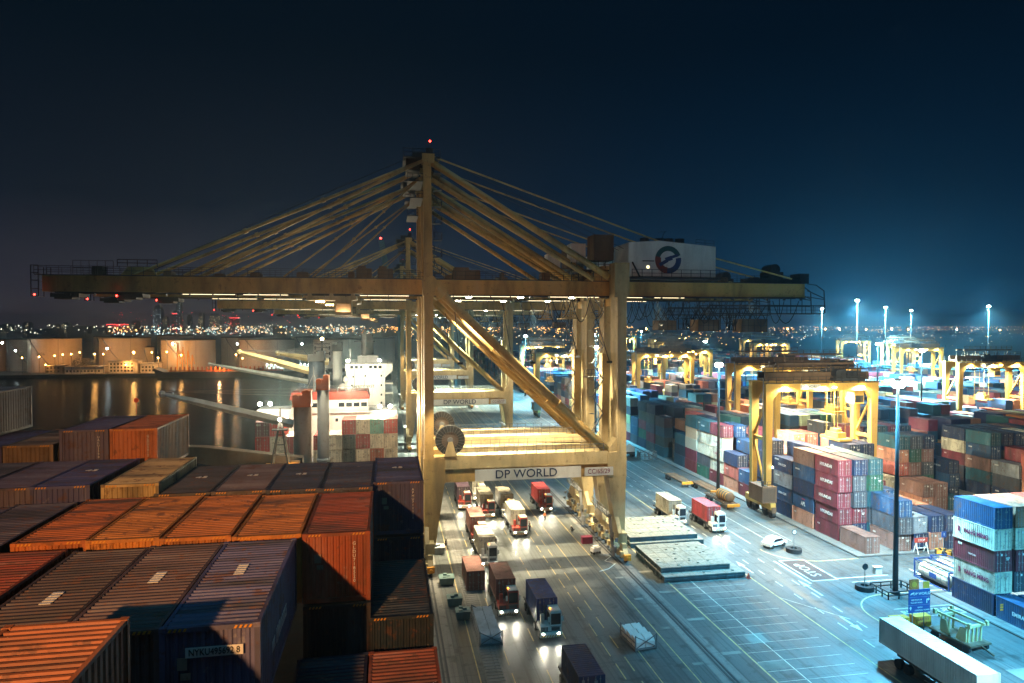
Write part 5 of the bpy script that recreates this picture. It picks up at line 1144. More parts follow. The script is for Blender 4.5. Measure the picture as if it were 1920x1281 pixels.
# ---------------------------------------------------------------- people
def person(x, y, rz, pose, top, low, lab, hat=None, z=0):
    J = {'pelvis': (0,0,.95), 'spine': (0,0,1.2), 'chest': (0,0,1.4), 'neck': (0,0,1.52), 'head': (0,-.02,1.66), 'crown': (0,-.01,1.76)}
    s = 1 if pose == 'walk' else 0
    J.update({'hl': (.1,0,.9), 'kl': (.12,-.18*s,.5), 'al': (.12,-.22*s+.02,.08), 'tl': (.12,-.22*s-.15,.04), 'hr': (-.1,0,.9), 'kr': (-.12,.10*s-.02,.5), 'ar': (-.12,.32*s+.02,.08+.05*s), 'tr': (-.12,.32*s-.13,.04),
              'sl': (.19,0,1.42), 'el': (.25,.05*s+.02,1.14), 'wl': (.27,-.12*s-.06,.90), 'fl': (.27,-.14*s-.08,.80), 'sr': (-.19,0,1.42), 'er': (-.26,-.08*s+.02,1.14), 'wr': (-.27,-.22*s-.05,.92), 'fr': (-.27,-.26*s-.06,.82)})
    if pose == 'crouch':
        J.update({'pelvis': (0,.15,.45), 'spine': (0,.02,.66), 'chest': (0,-.12,.84), 'neck': (0,-.2,.95), 'head': (0,-.28,1.05), 'crown': (0,-.31,1.15), 'hl': (.1,.15,.42), 'kl': (.16,-.25,.5), 'al': (.14,.05,.08), 'tl': (.15,-.14,.04), 'hr': (-.1,.15,.42), 'kr': (-.16,-.22,.45), 'ar': (-.14,.08,.08), 'tr': (-.15,-.1,.04), 'sl': (.18,-.13,.85), 'el': (.24,-.3,.64), 'wl': (.15,-.48,.42), 'fl': (.12,-.52,.34), 'sr': (-.18,-.13,.85), 'er': (-.24,-.28,.62), 'wr': (-.16,-.46,.4), 'fr': (-.13,-.5,.32)})
    RAD = {'pelvis': .15, 'spine': .14, 'chest': .165, 'neck': .06, 'head': .095, 'crown': .07, 'hl': .1, 'kl': .065, 'al': .045, 'tl': .035, 'hr': .1, 'kr': .065, 'ar': .045, 'tr': .035, 'sl': .07, 'el': .045, 'wl': .032, 'fl': .03, 'sr': .07, 'er': .045, 'wr': .032, 'fr': .03}
    E_ = [('pelvis','spine'),('spine','chest'),('chest','neck'),('neck','head'),('head','crown'),('pelvis','hl'),('hl','kl'),('kl','al'),('al','tl'),('pelvis','hr'),('hr','kr'),('kr','ar'),('ar','tr'),('chest','sl'),('sl','el'),('el','wl'),('wl','fl'),('chest','sr'),('sr','er'),('er','wr'),('wr','fr')]
    def skin(names, edges, grow, mt, nm, parent=None):
        ids = {n: i for i, n in enumerate(names)}; me = bpy.data.meshes.new(nm); me.from_pydata([J[n] for n in names], [(ids[a], ids[b_]) for a, b_ in edges], [])
        o = bpy.data.objects.new(nm, me); COL.objects.link(o); sk = o.modifiers.new('s', 'SKIN'); su = o.modifiers.new('u', 'SUBSURF'); su.levels = 1; su.render_levels = 1
        for n, v in zip(names, me.skin_vertices[0].data): r_ = RAD[n]*grow; v.radius = (r_, r_*.85)
        me.skin_vertices[0].data[0].use_root = True
        bpy.context.view_layer.update(); m2 = bpy.data.meshes.new_from_object(o.evaluated_get(bpy.context.evaluated_depsgraph_get())); o.modifiers.clear(); o.data = m2; m2.materials.clear(); m2.materials.append(MATS[mt]); m2.polygons.foreach_set('use_smooth', [True]*len(m2.polygons))
        if parent: o.parent = parent
        return o
    body = skin(list(J), E_, 1.0, 'skin', 'person')
    up = ['chest', 'spine', 'pelvis', 'neck', 'sl', 'el', 'wl', 'sr', 'er', 'wr']; J['neck'] = tuple(a*.6+b_*.4 for a, b_ in zip(J['neck'], J['chest']))
    skin(up, [(a, b_) for a, b_ in E_ if a in up and b_ in up], 1.14, top, 'jacket', body)
    lo = ['pelvis', 'hl', 'kl', 'al', 'tl', 'hr', 'kr', 'ar', 'tr']; skin(lo, [(a, b_) for a, b_ in E_ if a in lo and b_ in lo], 1.13, low, 'trousers', body)
    h = J['head']; b = MB(); b.ball((h[0], h[1]+.02, h[2]+.075), .125, 10, .8); b.cyl((h[0], h[1]-.02, h[2]+.05), (h[0], h[1]-.02, h[2]+.065), .15, 10); b.build('helmet', hat or 'white_paint', body)
    b = MB(); b.box(h[0]-.012, h[0]+.012, h[1]-.115, h[1]-.08, h[2]-.03, h[2]+.02); b.build('nose', 'skin', body)
    body.location = (x, y, z); body.rotation_euler = (0, 0, rz); tag(body, lab, 'person', 'port workers')
person(8.7, 106.0, R(70), 'walk', 'cloth_dark', 'cloth_dark', 'worker in dark clothes striding past the grey bin at the sea-side crane leg')
person(16.4, 105.4, R(180), 'stand', 'cloth_dark', 'cloth_dark', 'worker in dark overalls beside the cream container of the left lane')
person(23.5, 112.8, R(100), 'stand', 'cloth_dark', 'cloth_dark', 'worker in dark clothes beside the cab of the red centre lane truck')
person(27.3, 118.0, R(10), 'stand', 'cloth_orange', 'cloth_dark', 'worker in an orange vest walking in front of the lone right lane truck')
person(30.5, 111.0, R(-60), 'crouch', 'cloth_dark', 'cloth_dark', 'worker crouching on the lane near the landward crane feet')
# ---------------------------------------------------------------- ships berthed ahead
SB = 'containers on the ship ahead'
PD.update({'brightred': (.50, .045, .04), 'ivory': (.68, .64, .54), 'aqua': (.16, .42, .42), 'brick': (.42, .12, .08), 'winered': (.34, .05, .06), 'darkmaroon': (.13, .03, .05)})
rows = {0: ['darkmaroon', 'brightred', None, None, None, None, None, 'brightred', 'ivory', 'aqua', 'brightred'],
        1: ['brightred', 'ivory', 'winered', None, 'winered', 'ivory', 'ivory', 'brightred', 'winered', 'ivory', 'ivory'],
        2: ['ivory', 'ivory', 'winered', None, 'ivory', 'ivory', 'ivory', 'darkmaroon', 'ivory', 'brick', 'ivory']}
ct = {0: 'top', 1: 'middle', 2: 'lower'}; wn = ['leftmost', 'second from left', 'third from left', 'fourth', 'fifth', 'sixth', 'seventh', 'fourth from right', 'third from right', 'second from right', 'rightmost']
for r_, row in rows.items():
    for i, cn in enumerate(row):
        if cn:
            x = -23.0+i*2.46 if i < 7 else -.86-(10-i)*2.46
            o = yard_box(x, 125, 15.45-r_*2.63, cn, '%s container on the ship ahead, %s row, %s column' % ({'darkmaroon': 'dark maroon', 'brightred': 'bright red', 'winered': 'wine red'}.get(cn, cn), ct[r_], wn[i]), SB)
            if cn == 'darkmaroon': text('tex', .6, (.6, -.03, 2.1), '-y', 'letter_white', o)
sh = empty('cargo_ship', (-10, 132, 0), 0, 'white cargo ship berthed ahead with a red topped bridge house and containers before it', 'ship')
def PB(name, mt, parent, f, off=(0,0,0), smooth=False):
    b = MB(); f(b); b.v = [(x-off[0], y-off[1], z-off[2]) for x, y, z in b.v]; return b.build(name, mt, parent, smooth)
O = (-10, 132, 0)
PB('hull', 'hull', sh, lambda b: b.prism([(-25, -3.5), (-25, 6), (-24.5, 9.9), (1.2, 9.9), (1.6, 6), (1.6, -3.5)], 'y', 112, 215), O)
hs = PB('bridge_house', 'white_paint', sh, lambda b: (b.box(-18, -3.9, 134, 141, 9.9, 20.9), b.box(-4.2, 1.6, 135, 141, 9.9, 18.4), b.box(-24.5, -18, 135, 141, 9.9, 19.0)), O)
PB('bridge_roof', 'red_paint', hs, lambda b: b.prism([(-18.4, 20.9), (-18.0, 22.3), (-4.0, 22.3), (-3.6, 20.9)], 'y', 133.6, 141.4), O)
for x in (-16.2, -14.4, -12.6, -9.4, -8.0, -6.6, -5.2): PB('window', 'glass', hs, lambda b: b.box(x, x+1.1, 133.94, 133.98, 19.4, 20.2), O)
for x in (-16, -13, -10, -7, .2): PB('porthole', 'glass', hs, lambda b: b.box(x, x+.5, 133.94 if x < -4 else 134.94, 133.98 if x < -4 else 134.98, 16.6, 17.2), O)
PB('bridge_wing', 'white_paint', hs, lambda b: (b.box(-18.2, -3.7, 133.5, 134, 18.3, 18.45), b.rail((-18.2, 133.5, 18.45), (-3.7, 133.5, 18.45), .9, 12, .04)), O)
PB('deck_rail', 'grey_steel', hs, lambda b: (b.rail((-18, 134, 22.3), (-4, 134, 22.3), 1, 10, .04), b.rail((-4, 135, 18.4), (1.6, 135, 18.4), 1, 4, .04), b.beam((-15.6, 136, 22.3), (-14.2, 136, 25.6), .12), b.beam((-12.8, 136, 22.3), (-14.2, 136, 25.6), .12), b.beam((-14.2, 136, 22.3), (-14.2, 136, 27), .14), b.beam((-6.5, 136, 22.3), (-6.5, 136, 26.5), .12), b.beam((-4.6, 136, 22.3), (-4.6, 136, 25.5), .1)), O)
PB('radar_dome', 'white_paint', hs, lambda b: (b.ball((-8.2, 137, 24.4), .55, 10, 1.2), b.cyl((-8.2, 137, 22.3), (-8.2, 137, 24), .2, 8), b.ball((-8.9, 138, 22.9), .7, 10)), O, True)
for x, nm in ((-23.6, 1), (-21.8, 1), (-1.7, 1), (.3, 1)):
    PB('deck_lamp', 'lamp_white', sh, lambda b: b.ball((x, 133.4, 20.3 if x < -10 else 19.4), .38, 8), O)
light('SPOT', (-18.4+10, 132.8-132, 20.2), 60000, (1, .80, .48), sh, (-16+10, 118-132, 12), .3, 150, name='deck_light'); light('SPOT', (-.9+10, 132.8-132, 19.4), 60000, (1, .80, .48), sh, (-4+10, 118-132, 12), .3, 150, name='deck_light')
light('POINT', (-21+10, 127-132, 22.5), 9000, (1, .86, .6), sh, size=.4, name='house_light'); light('POINT', (-7+10, 128-132, 23.5), 14000, (1, .86, .6), sh, size=.4, name='house_light')
# posts and jibs of the ship's own cranes
def deck_crane(x, y, w, zt, mt, capm, tip, root_pt, lab, wj=1.0, jm='jib_paint', ropes=True, z0=8):
    r0 = empty('deck_crane', (x, y, z0), 0, lab, 'ship crane', 'ship cranes with lowered jibs'); O2 = (x, y, z0)
    PB('post', mt, r0, lambda b: (b.tube([(x, y, z0), (x, y, zt-2)], w/2, 20), b.tube([(x, y, z0+6.5), (x, y, z0+7)], w/2+.12, 20)), O2, True)
    PB('crane_head', capm, r0, lambda b: (b.box(x-w/2-.05, x+w/2+.05, y-w/2, y+w/2, zt-2.2, zt-.6), b.box(x+.1, x+w/2+.05, y-w/2, y+w/2, zt-.6, zt), b.cyl((x-w*.3, y-w/2-.3, zt-.9), (x-w*.3, y-w/2, zt-.9), .42, 12), b.cyl((x+w*.3, y-w/2-.3, zt-.3), (x+w*.3, y-w/2, zt-.3), .42, 12)), O2)
    tp, rp = Vector(tip), Vector(root_pt)
    PB('jib', jm, r0, lambda b: (b.tube([tp, tp.lerp(rp, .3), tp.lerp(rp, .7), rp], [wj*.28, wj*.5, wj*.62, wj*.62], 4), b.ball(tp, wj*.5, 8)), O2)
    if ropes: PB('jib_rope', 'grey_steel', r0, lambda b: [b.tube([tp+Vector((0,0,.3)), (x, y, zt-.8+k*.5)], .035, 4) for k in range(3)], O2)
deck_crane(-11.5, 96, 2.35, 26.2, 'post_brown', 'orange_paint', (-29.2, 96, 26.0), (-12.7, 96, 21.6), 'rust brown crane post with orange head, its grey jib reaching over the water', .95, 'jib_paint')
deck_crane(-9.7, 106, 1.75, 27.5, 'pale_grey', 'orange_paint', (-40.0, 165, 26.2), (-18.5, 165, 21.8), 'blue-grey crane post with an orange head, right of the rust brown post', .9, 'jib_paint', False)
deck_crane(-15.2, 152, 3.4, 29.5, 'hull', 'dark_steel', (-31.0, 152, 29.4), (-16.2, 152, 25.0), 'dark crane tower behind the posts with a bright cream jib', 1.25, 'crane_cream', True, 9.9)
deck_crane(-12.0, 168, 2.2, 31.0, 'white_paint', 'dark_steel', (-25.6, 168, 28.4), (-14.0, 168, 26.2), 'white crane mast behind the bright jib with a shorter cream jib', 1.3, 'crane_cream', True, 9.9)
light('SPOT', (-20, 140, 36), 30000, (1, .92, .6), None, (-23, 152, 27), .3, 90, name='jib_light').name = 'jib_light'
for o_ in [o for o in COL.objects if o.name.startswith('jib_light')]:
    o_.location = Vector((-4.8, -12, 26)); o_.parent = [q for q in COL.objects if q.get('label', '').startswith('dark crane tower')][0]; o_.rotation_euler = (Vector((-8, 0, 17))-o_.location).to_track_quat('-Z', 'Y').to_euler()
# low jib with the lit yellow platform and the black lattice mast
lj = empty('resting_jib', (-14, 88, 19), 0, 'long grey-brown jib lying low over the water behind the foreground containers', 'ship crane')
PB('jib', 'brown_steel', lj, lambda b: b.prism([(-26.5, 19.3), (-26.5, 20.5), (-22, 20.3), (-10.5, 18.6), (-10.5, 16.6), (-20, 17.8)], 'y', 87.2, 88.8), (-14, 88, 19))
lm = empty('lattice_mast', (-12.6, 84, 17.3), 0, 'black four legged mast with a lamp, on a lit yellow platform', 'mast')
PB('mast', 'dark_steel', lm, lambda b: ([b.beam((-12.6+sx*1.1, 84+sy*1.1, 17.5), (-12.6+sx*.15, 84+sy*.15, 23.4), .16) for sx in (-1, 1) for sy in (-1, 1)], b.beam((-12.6, 84, 23), (-12.6, 84, 25.2), .14), b.box(-13.5, -11.7, 83.4, 84.6, 22.6, 22.75), [b.beam((-12.6-1.1*(1-k/5), 82.9+1.1*k/5, 17.5+k*1.15), (-12.6+1.1*(1-k/5), 82.9+1.1*k/5, 17.5+k*1.15), .1) for k in range(5)]), (-12.6, 84, 17.3))
PB('platform', 'amber_paint', lm, lambda b: (b.box(-15.0, -10.3, 82.5, 86, 17.2, 17.45), b.rail((-15, 82.5, 17.45), (-10.3, 82.5, 17.45), .9, 6, .05), b.box(-14.5, -13.5, 84.5, 85.8, 17.45, 18.4), b.box(-11.9, -10.6, 84.5, 85.8, 17.45, 18.6)), (-12.6, 84, 17.3))
PB('mast_lamp', 'lamp_white', lm, lambda b: b.ball((-12.6, 83.6, 23.9), .2, 8), (-12.6, 84, 17.3)); 
for x in (-14.2, -13.2, -11.2): PB('platform_lamp', 'lamp_warm', lm, lambda b: b.box(x-.22, x+.22, 82.6, 82.75, 17.5, 17.65), (-12.6, 84, 17.3))
light('POINT', (0, -1.0, 1.2), 900, (1, .72, .35), lm, size=.2, name='platform_light'); light('POINT', (0, -.8, 6.4), 500, (1, .8, .5), lm, size=.2, name='mast_light')
PB('buoy_sign', 'red_paint', None, lambda b: (b.beam((0,0,0), (0,0,.75), .025), b.cyl((0,-.02,.9), (0,.02,.9), .15, 12)), (0,0,0)).location = (-15.9, 47.2, 29.3); tag(COL.objects['buoy_sign'], 'small red paddle marker on a thin stick above the back row containers', 'marker')
# second ship ahead: tall white house lettered SAFETY FIRST
s3 = empty('container_ship', (-6, 205, 0), 0, 'farther white ship with a tall bridge house lettered SAFETY FIRST', 'ship'); O = (-6, 205, 0)
PB('hull', 'hull', s3, lambda b: b.prism([(-27, -3.5), (-27, 9), (1.4, 9), (1.4, -3.5)], 'y', 196, 330), O)
h3 = PB('bridge_house', 'white_paint', s3, lambda b: (b.box(-12.2, -1.0, 205, 212, 9, 21.6), b.box(-12.4, 1.2, 204.4, 211, 21.6, 23.6), b.prism([(-1.0, 19.6), (1.2, 21.6), (-1.0, 21.6)], 'y', 204.6, 206), b.box(-1.0, 1.3, 205.4, 209, 14.6, 14.9), b.box(-1.0, 1.3, 205.4, 209, 17.6, 17.9)), O)
for k in range(7): PB('window', 'glass', h3, lambda b: b.box(-11.0+k*1.35, -10.1+k*1.35, 204.3, 204.38, 22.3, 23.2), O)
for x, z in ((-10.4, 19.6), (-6.9, 19.8), (-2.3, 19.8), (-10.8, 17), (-2.3, 17), (-10.8, 14.2), (-2.3, 14.2), (-2.3, 11.8)): PB('window', 'glass', h3, lambda b: b.box(x, x+.45, 204.93, 204.98, z, z+.6), O)
text('SAFETY FIRST', 1.15, (-7.3+6, 204.9-205, 17.0), '-y', 'tower_dark', h3, wx=.95, bold=.02)
PB('top_rail', 'grey_steel', h3, lambda b: (b.rail((-12.2, 204.6, 23.6), (1.0, 204.6, 23.6), 1.1, 10, .05), b.beam((-11, 206, 23.6), (-11, 206, 28), .5), b.box(-9, -3, 207, 211, 23.6, 26.0)), O)
PB('funnel', 'hull', s3, lambda b: b.frust((-9, -4, 216, 222), 9, (-8.2, -4.8, 217, 221), 32), O)
PB('mast', 'dark_steel', s3, lambda b: (b.beam((-7, 208, 26), (-7, 208, 34), .8), b.box(-10, -4, 207.8, 208.2, 30, 30.3), b.box(-9, -5, 207.8, 208.2, 32, 32.3)), O)
for x in (-11.6, -2.6): PB('deck_lamp', 'lamp_white', s3, lambda b: b.box(x-.4, x+.4, 203.9, 204.1, 24.4, 25), O)
light('SPOT', (-5, -5, 25), 60000, (1, .84, .55), s3, (0, -60, 0), .3, 150, name='deck_light'); light('POINT', (-1, -9, 22), 22000, (1, .86, .6), s3, size=.4, name='house_light')
rg3 = random.Random(9)
mp = empty('signal_mast', (-17.2, 186, 24), 0, 'black ship signal mast with crossbars and a bright lamp on top', 'mast'); PB('mast', 'dark_steel', mp, lambda b: (b.beam((-17.2, 186, 24), (-17.2, 186, 31), .5), [b.box(-19.2, -15.2, 185.9, 186.1, z, z+.18) for z in (26, 27.5, 29, 30)], [b.box(x, x+.3, 185.8, 186.2, z-.4, z+.5) for x in (-19.1, -15.4) for z in (26, 27.5, 29)]), (-17.2, 186, 24)); PB('mast_lamp', 'lamp_warm', mp, lambda b: b.ball((-17.2, 186, 31.4), .4, 8), (-17.2, 186, 24))
PB('lower_mast', 'grey_steel', mp, lambda b: b.tube([(-17.2, 186, 2), (-17.2, 186, 24)], .8, 10), (-17.2, 186, 24))

# ---------------------------------------------------------------- far shore: tanks, jetty, moored tanker, city
tag(plane('far_shore', -1500, 2.6, 545, 640, -.9, 'land', z0=-6), kind='structure')
TGp = 'storage tanks on the far shore'
tk = [(-318, 600, 22, 24.5, 'broad tank at the left picture edge'), (-281, 612, 20, 24.5, 'tank second from the left picture edge'), (-257, 590, 18, 25.5, 'tank with a stair line, just left of the small green tank'), (-231, 640, 16.5, 26, 'tank peeping behind the stair line tank'), (-221, 655, 8, 14, 'small low green tank in the gap'),
      (-211, 604, 18.5, 25.5, 'tall tank beside the brightest orange lamp'), (-192, 600, 4, 18, 'slim dark tank beside the tall orange one'), (-186, 650, 14.5, 27, 'tank glowing orange behind the slim tank'), (-159, 590, 20, 24, 'tank with a white lamp, left of the jetty arms'), (-128, 640, 17, 25, 'dark tank behind the jetty arms'),
      (-100, 600, 22, 24, 'grey tank with a pale lamp above the moored tanker'), (-72, 650, 15, 25, 'dark tank right of the pale lamp tank'), (-43, 605, 20, 24, 'blue-grey tank behind the ship crane jibs'), (-12, 640, 18, 24, 'blue-grey tank nearest the crane legs')]
for i, (x, y, r_, h, lab) in enumerate(tk):
    o = empty('storage_tank', (x, y, -1), 0, lab, 'tank', TGp)
    b = MB(); b.tube([(0,0,0), (0,0,h)], r_, 48); b.build('wall', 'green_paint' if r_ == 8 else 'tank_white', o, False); b = MB(); b.tube([(0,0,h), (0,0,h+.5), (0,0,h+1.3)], [r_+.25, r_+.25, .5], 48); b.build('roof', 'concrete_dark', o)
    b = MB(); n = 16; P = [(math.sin(R(-38+k*4))*(r_+.4), -math.cos(R(-38+k*4))*(r_+.4), h*(1-k/n)) for k in range(n+1)]
    for p, q in zip(P, P[1:]): b.beam(p, q, .6, .35)
    b.build('stair', 'grey_steel', o)
    if i in (0, 2, 8): text(('403', '', '5036', '', '', '', '', '', '507')[i], 3.0, (-2, -r_-.35, h*.55), '-y', 'concrete_dark', o)
    if r_ > 15:
        for k in (-.55, .5): b = MB(); b.box(k*r_-.12, k*r_+.12, -math.sqrt(1-k*k)*r_-.15, -math.sqrt(1-k*k)*r_, 0, h); b.build('pipe', 'grey_steel', o)
# shore lamps
SL = [(751-6, 540, 's', 9), (1019/3, 556, 's', 5)]
sl = [(251, 661, 9, 1.0), (340, 666, 5, .55), (134, 664, 5, .3), (118, 665, 4, .3), (103, 667, 4, .3), (150, 661, 5, .3), (178, 664, 6, .5), (194, 664, 4, .3), (443, 665, 5, .4), (313, 660, 4, .35), (297, 671, 4, .4), (42, 671, 3, .25), (455, 672, 3, .2), (285, 661, 4, .3), (74, 669, 3, .25), (86, 684, 2, .2), (236, 684, 2, .2)]
f_ = cam.rotation_euler.to_matrix(); 
def at_y(px, py, Y):
    d = f_ @ Vector(((px-960)/1280, (640.5-py)/1280, -1)); k = Y/d.y; return Vector((0,0,CAMZ)) + d*k
for i, (px, py, r_, pw) in enumerate(sl):
    p = at_y(px, py, 552); o = empty('shore_lamp', (p.x, p.y, -1), 0, 'sodium lamp post on the far shore, %s along it from the left edge' % ['thirteenth','fourteenth','sixth','fifth','fourth','seventh','eighth','ninth','last','twelfth','eleventh','first','next to last','tenth','second','third','tenth low'][i] if i > 1 else ('brightest orange lamp on the far shore' if i == 0 else 'bright orange lamp right of the brightest, before the tank with the white lamp'), 'lamp', 'lamps on the far shore')
    b = MB(); b.beam((0,0,0), (0,0,p.z+1), .3); b.build('pole', 'grey_steel', o); b = MB(); b.ball((0,-.5,p.z+1), .35+.5*pw, 8); b.build('lamp', 'lamp_sodium', o)
    light('SPOT', (0, 1.6, p.z+1), 150000*pw+60000, (1, .36, .07), o, (0, 30, p.z-3), 1.0, 165, .5, name='tank_flood')
    if pw >= .4: light('POINT', (0, -1.6, p.z+1), 150000*pw, (1, .42, .09), o, size=.6+.6*pw, name='shore_light')
for px, py, lab in ((201, 654, 'white lamp on the tall orange tank'), (324, 645, 'white lamp on the tank left of the jetty arms'), (445, 645, 'pale green-white lamp on the tank above the moored tanker'), (566, 645, 'pale lamp on the tank behind the jibs'), (4, 643, 'white lamp at the left edge on the broad tank'), (29, 658, 'second white lamp near the left edge on the broad tank')):
    p = at_y(px, py, 566); o = empty('tank_lamp', tuple(p), 0, lab, 'lamp', 'white lamps on the tanks'); b = MB(); b.ball((0,0,0), .7, 8); b.build('lamp', 'lamp_cool', o); b = MB(); b.beam((0,0,0), (0,12,0), .2); b.build('bracket', 'grey_steel', o)
    light('POINT', (0, -1, 0), 40000, (.95, 1, .85), o, size=.6, name='tank_light')
# shore sheds and jetty
for x0, x1, z1, mt, lab in ((-249, -238, 6, 'building', 'low flat shed left of the lit pavilion'), (-236, -209, 5, 'white_paint', 'long lit building with rows of openings on the shore'), (-206, -186, 9, 'white_paint', 'lit pavilion under the brightest lamp'), (-184, -172, 7, 'white_paint', 'small lit block at the right of the pavilion')):
    o = empty('shore_building', ((x0+x1)/2, 556, -1), 0, lab, 'building', 'lit sheds on the shore'); w_ = (x1-x0)/2; b = MB(); b.box(-w_, w_, 0, 10, 0, z1); b.build('wall', mt, o); b = MB(); b.box(-w_-.8, w_+.8, -1, 11, z1, z1+.5); b.build('roof', 'concrete', o)
    b = MB(); [b.box(-w_+1+k*2.4, -w_+2.3+k*2.4, -.08, -.02, 1.2+q*2.5, 2.6+q*2.5) for k in range(int((x1-x0-1)/2.4)) for q in range(int(z1/3))]; b.build('window', 'glass', o)
o = empty('loading_jetty', (-150, 545, -2), 0, 'orange lit loading jetty with upright pipe arms', 'jetty'); b = MB(); b.box(-6, 40, -4, 2, 0, 2.5); b.build('deck', 'concrete', o); b = MB(); [(b.beam((x, 0, 2.5), (x+.6, 0, 24-k*3), .8), b.beam((x+.6, 0, 24-k*3), (x+2.2, 0, 8), .5)) for k, x in enumerate((-5, -1.5, 2, 5))]; b.build('loading_arm', 'amber_paint', o)
light('SPOT', (0, -12, 8), 65000, (1, .55, .18), o, (0, 5, 8), .6, 120, name='jetty_light')
tn = empty('tanker', (-120, 530, WATER), 0, 'low dark tanker moored across the water with an orange lit deck', 'ship'); b = MB(); b.prism([(-45, 7.5), (-38, 4.5), (45, 4.2), (58, 4.2), (58, 0), (-42, 0)], 'y', -7, 7); b.build('hull', 'hull', tn)
b = MB(); [b.box(x, x+1, -5, -4.6, 4.5, 6+((x*7) % 3)) for x in range(-34, 40, 3)]; b.box(-36, 44, -5, -4.7, 5.4, 5.6); b.box(-36, 44, -2, 2, 4.4, 5.2); b.build('deck_pipes', 'orange_paint', tn)
b = MB(); b.box(44, 55, -6, 6, 4.2, 14); b.box(46, 53, -6.4, 6.4, 14, 16); b.build('bridge_house', 'white_paint', tn); light('POINT', (0, -9, 9), 30000, (1, .45, .15), tn, size=.6, name='deck_light')
t2 = empty('supply_ship', (-72, 538, WATER), 0, 'small ship with a brilliant white deck across the water', 'ship'); b = MB(); b.prism([(-24, 6), (-20, 4), (26, 4), (26, 0), (-22, 0)], 'y', -5, 5); b.build('hull', 'hull', t2); b = MB(); b.box(-18, 20, -4, 4, 4, 7); b.box(-6, 4, -4, 4, 7, 12); b.build('deckhouse', 'white_paint', t2)
b = MB(); [b.ball((x, -5, 7.4+(x % 3)), .5, 6) for x in range(-17, 22, 3)]; b.build('deck_lamp', 'lamp_cool', t2); light('POINT', (2, -10, 12), 90000, (.7, 1, .95), t2, size=.8, name='deck_light')
# trees on the shore
for x in (-228, -222): 
    o = empty('shore_tree', (x, 560, -1), 0, 'dark bushy tree %s the small green tank' % ('left below' if x < -225 else 'right below'), 'tree'); b = MB(); b.tube([(0,0,0), (0,0,6)], [.5, .25], 8); b.build('trunk', 'brown_steel', o); b = MB(); rq = random.Random(x)
    for k in range(420):
        a, c_, q = rq.uniform(0, 6.28), rq.uniform(-1, 1), rq.uniform(.4, 1)**.5; p = Vector((math.cos(a)*5*q*math.sqrt(1-c_*c_), math.sin(a)*5*q*math.sqrt(1-c_*c_), 8+c_*3.6*q)); s_ = .7
        v = [p+Vector((rq.uniform(-s_, s_), rq.uniform(-s_, s_), rq.uniform(-s_, s_))) for _ in range(3)]; b.poly(v, [(0,1,2)])
    b.build('crown', 'green_paint' if False else 'tower_dark', o)
# city towers (building > window rows)
rt_ = random.Random(4)
TW = [(287, 302, 570, 'lit_cool', 'tall tower with red lamps, left one of the skyline group'), (305, 313, 592, 'lit_window', 'tower with bright green-white windows left of the chimney'), (330, 338, 556, 'lit_cool', 'thin pale tower with a bright beacon'), (322, 332, 580, 'neon_red', 'tower with red bands'), (417, 428, 592, 'lit_cool', 'flat topped tower with a pale crown under the boom'), (430, 449, 590, 'neon_red', 'broad tower with red letters on top'), (372, 380, 584, 'lit_window', 'slim tower right of the chimney'),
      (97, 114, 607, 'lit_window', 'dark square block on the left skyline'), (116, 128, 603, 'lit_window', 'dark block beside the square one'), (42, 54, 602, 'lit_window', 'slim lit block near the left edge'), (0, 18, 606, 'lit_window', 'lit block at the very left edge'), (199, 241, 605, 'neon_red', 'long low building crowned with red lamps'), (392, 412, 586, 'lit_window', 'pale tower cluster under the second boom'), (245, 258, 600, 'lit_window', 'small block right of the red crowned building'), (350, 357, 588, 'lit_window', 'narrow tower beside the chimney')]
for x0, x1, yt, mt, lab in TW:
    Y = 2600; a, c_ = at_y(x0, yt, Y), at_y(x1, yt, Y); w_ = c_.x-a.x; h = a.z; o = empty('tower', (a.x, Y, 0), 0, lab, 'building', 'city towers on the skyline')
    b = MB(); b.box(0, w_, 0, 30, -1, h*.86); b.box(w_*.15, w_*.85, 3, 27, h*.86, h*.95); b.box(w_*.45, w_*.55, 13, 17, h*.95, h); b.build('wall', 'tower_dark', o)
    b = MB(); nx, nz = max(2, int(w_/4)), max(2, int(h/5))
    for q in range(nz):
        for k in range(nx):
            if rt_.random() < .22: b.box(k*w_/nx+.4, k*w_/nx+2.2, -.3, -.1, q*h*.84/nz+1, q*h*.84/nz+2.6)
    if mt == 'neon_red': b.box(0, w_, -.5, -.2, h*.82, h*.82+2.4)
    if not b.v: b.box(1, 3, -.3, -.1, 4, 6)
    b.build('window', mt, o)
b = MB(); p = at_y(358, 600, 2500); b.tube([(p.x, 2500, -1), (p.x, 2500, p.z-3)], [5, 3.4], 16); o = b.build('chimney_stack', 'tank_white'); tag(o, 'pale chimney stack standing alone on the skyline', 'chimney')
# hazy low city belt as real low blocks, and the multitude of lamps
b = MB(); rb = random.Random(12)
for k in range(420): x = rb.uniform(-2400, 4600); y = rb.uniform(1500, 3600); w_ = rb.uniform(14, 60); h = rb.uniform(6, 17) if rb.random() < .9 else rb.uniform(18, 34); b.box(x, x+w_, y, y+rb.uniform(14, 40), -1.2, h)
tag(b.build('low_city_blocks', 'building'), 'belt of low city and warehouse blocks on the horizon', 'buildings', kind='stuff')
def lamps(name, mt, n, fx, lab, seed):
    rq = random.Random(seed); b = MB()
    for _ in range(n):
        x, y, z, s_ = fx(rq); b.poly([(x-s_, y, z), (x+s_, y, z), (x, y-s_, z), (x, y+s_, z), (x, y, z-s_), (x, y, z+s_)], [(0,2,5),(2,1,5),(1,3,5),(3,0,5),(2,0,4),(1,2,4),(3,1,4),(0,3,4)])
    tag(b.build(name, mt), lab, 'city lamps', kind='stuff')
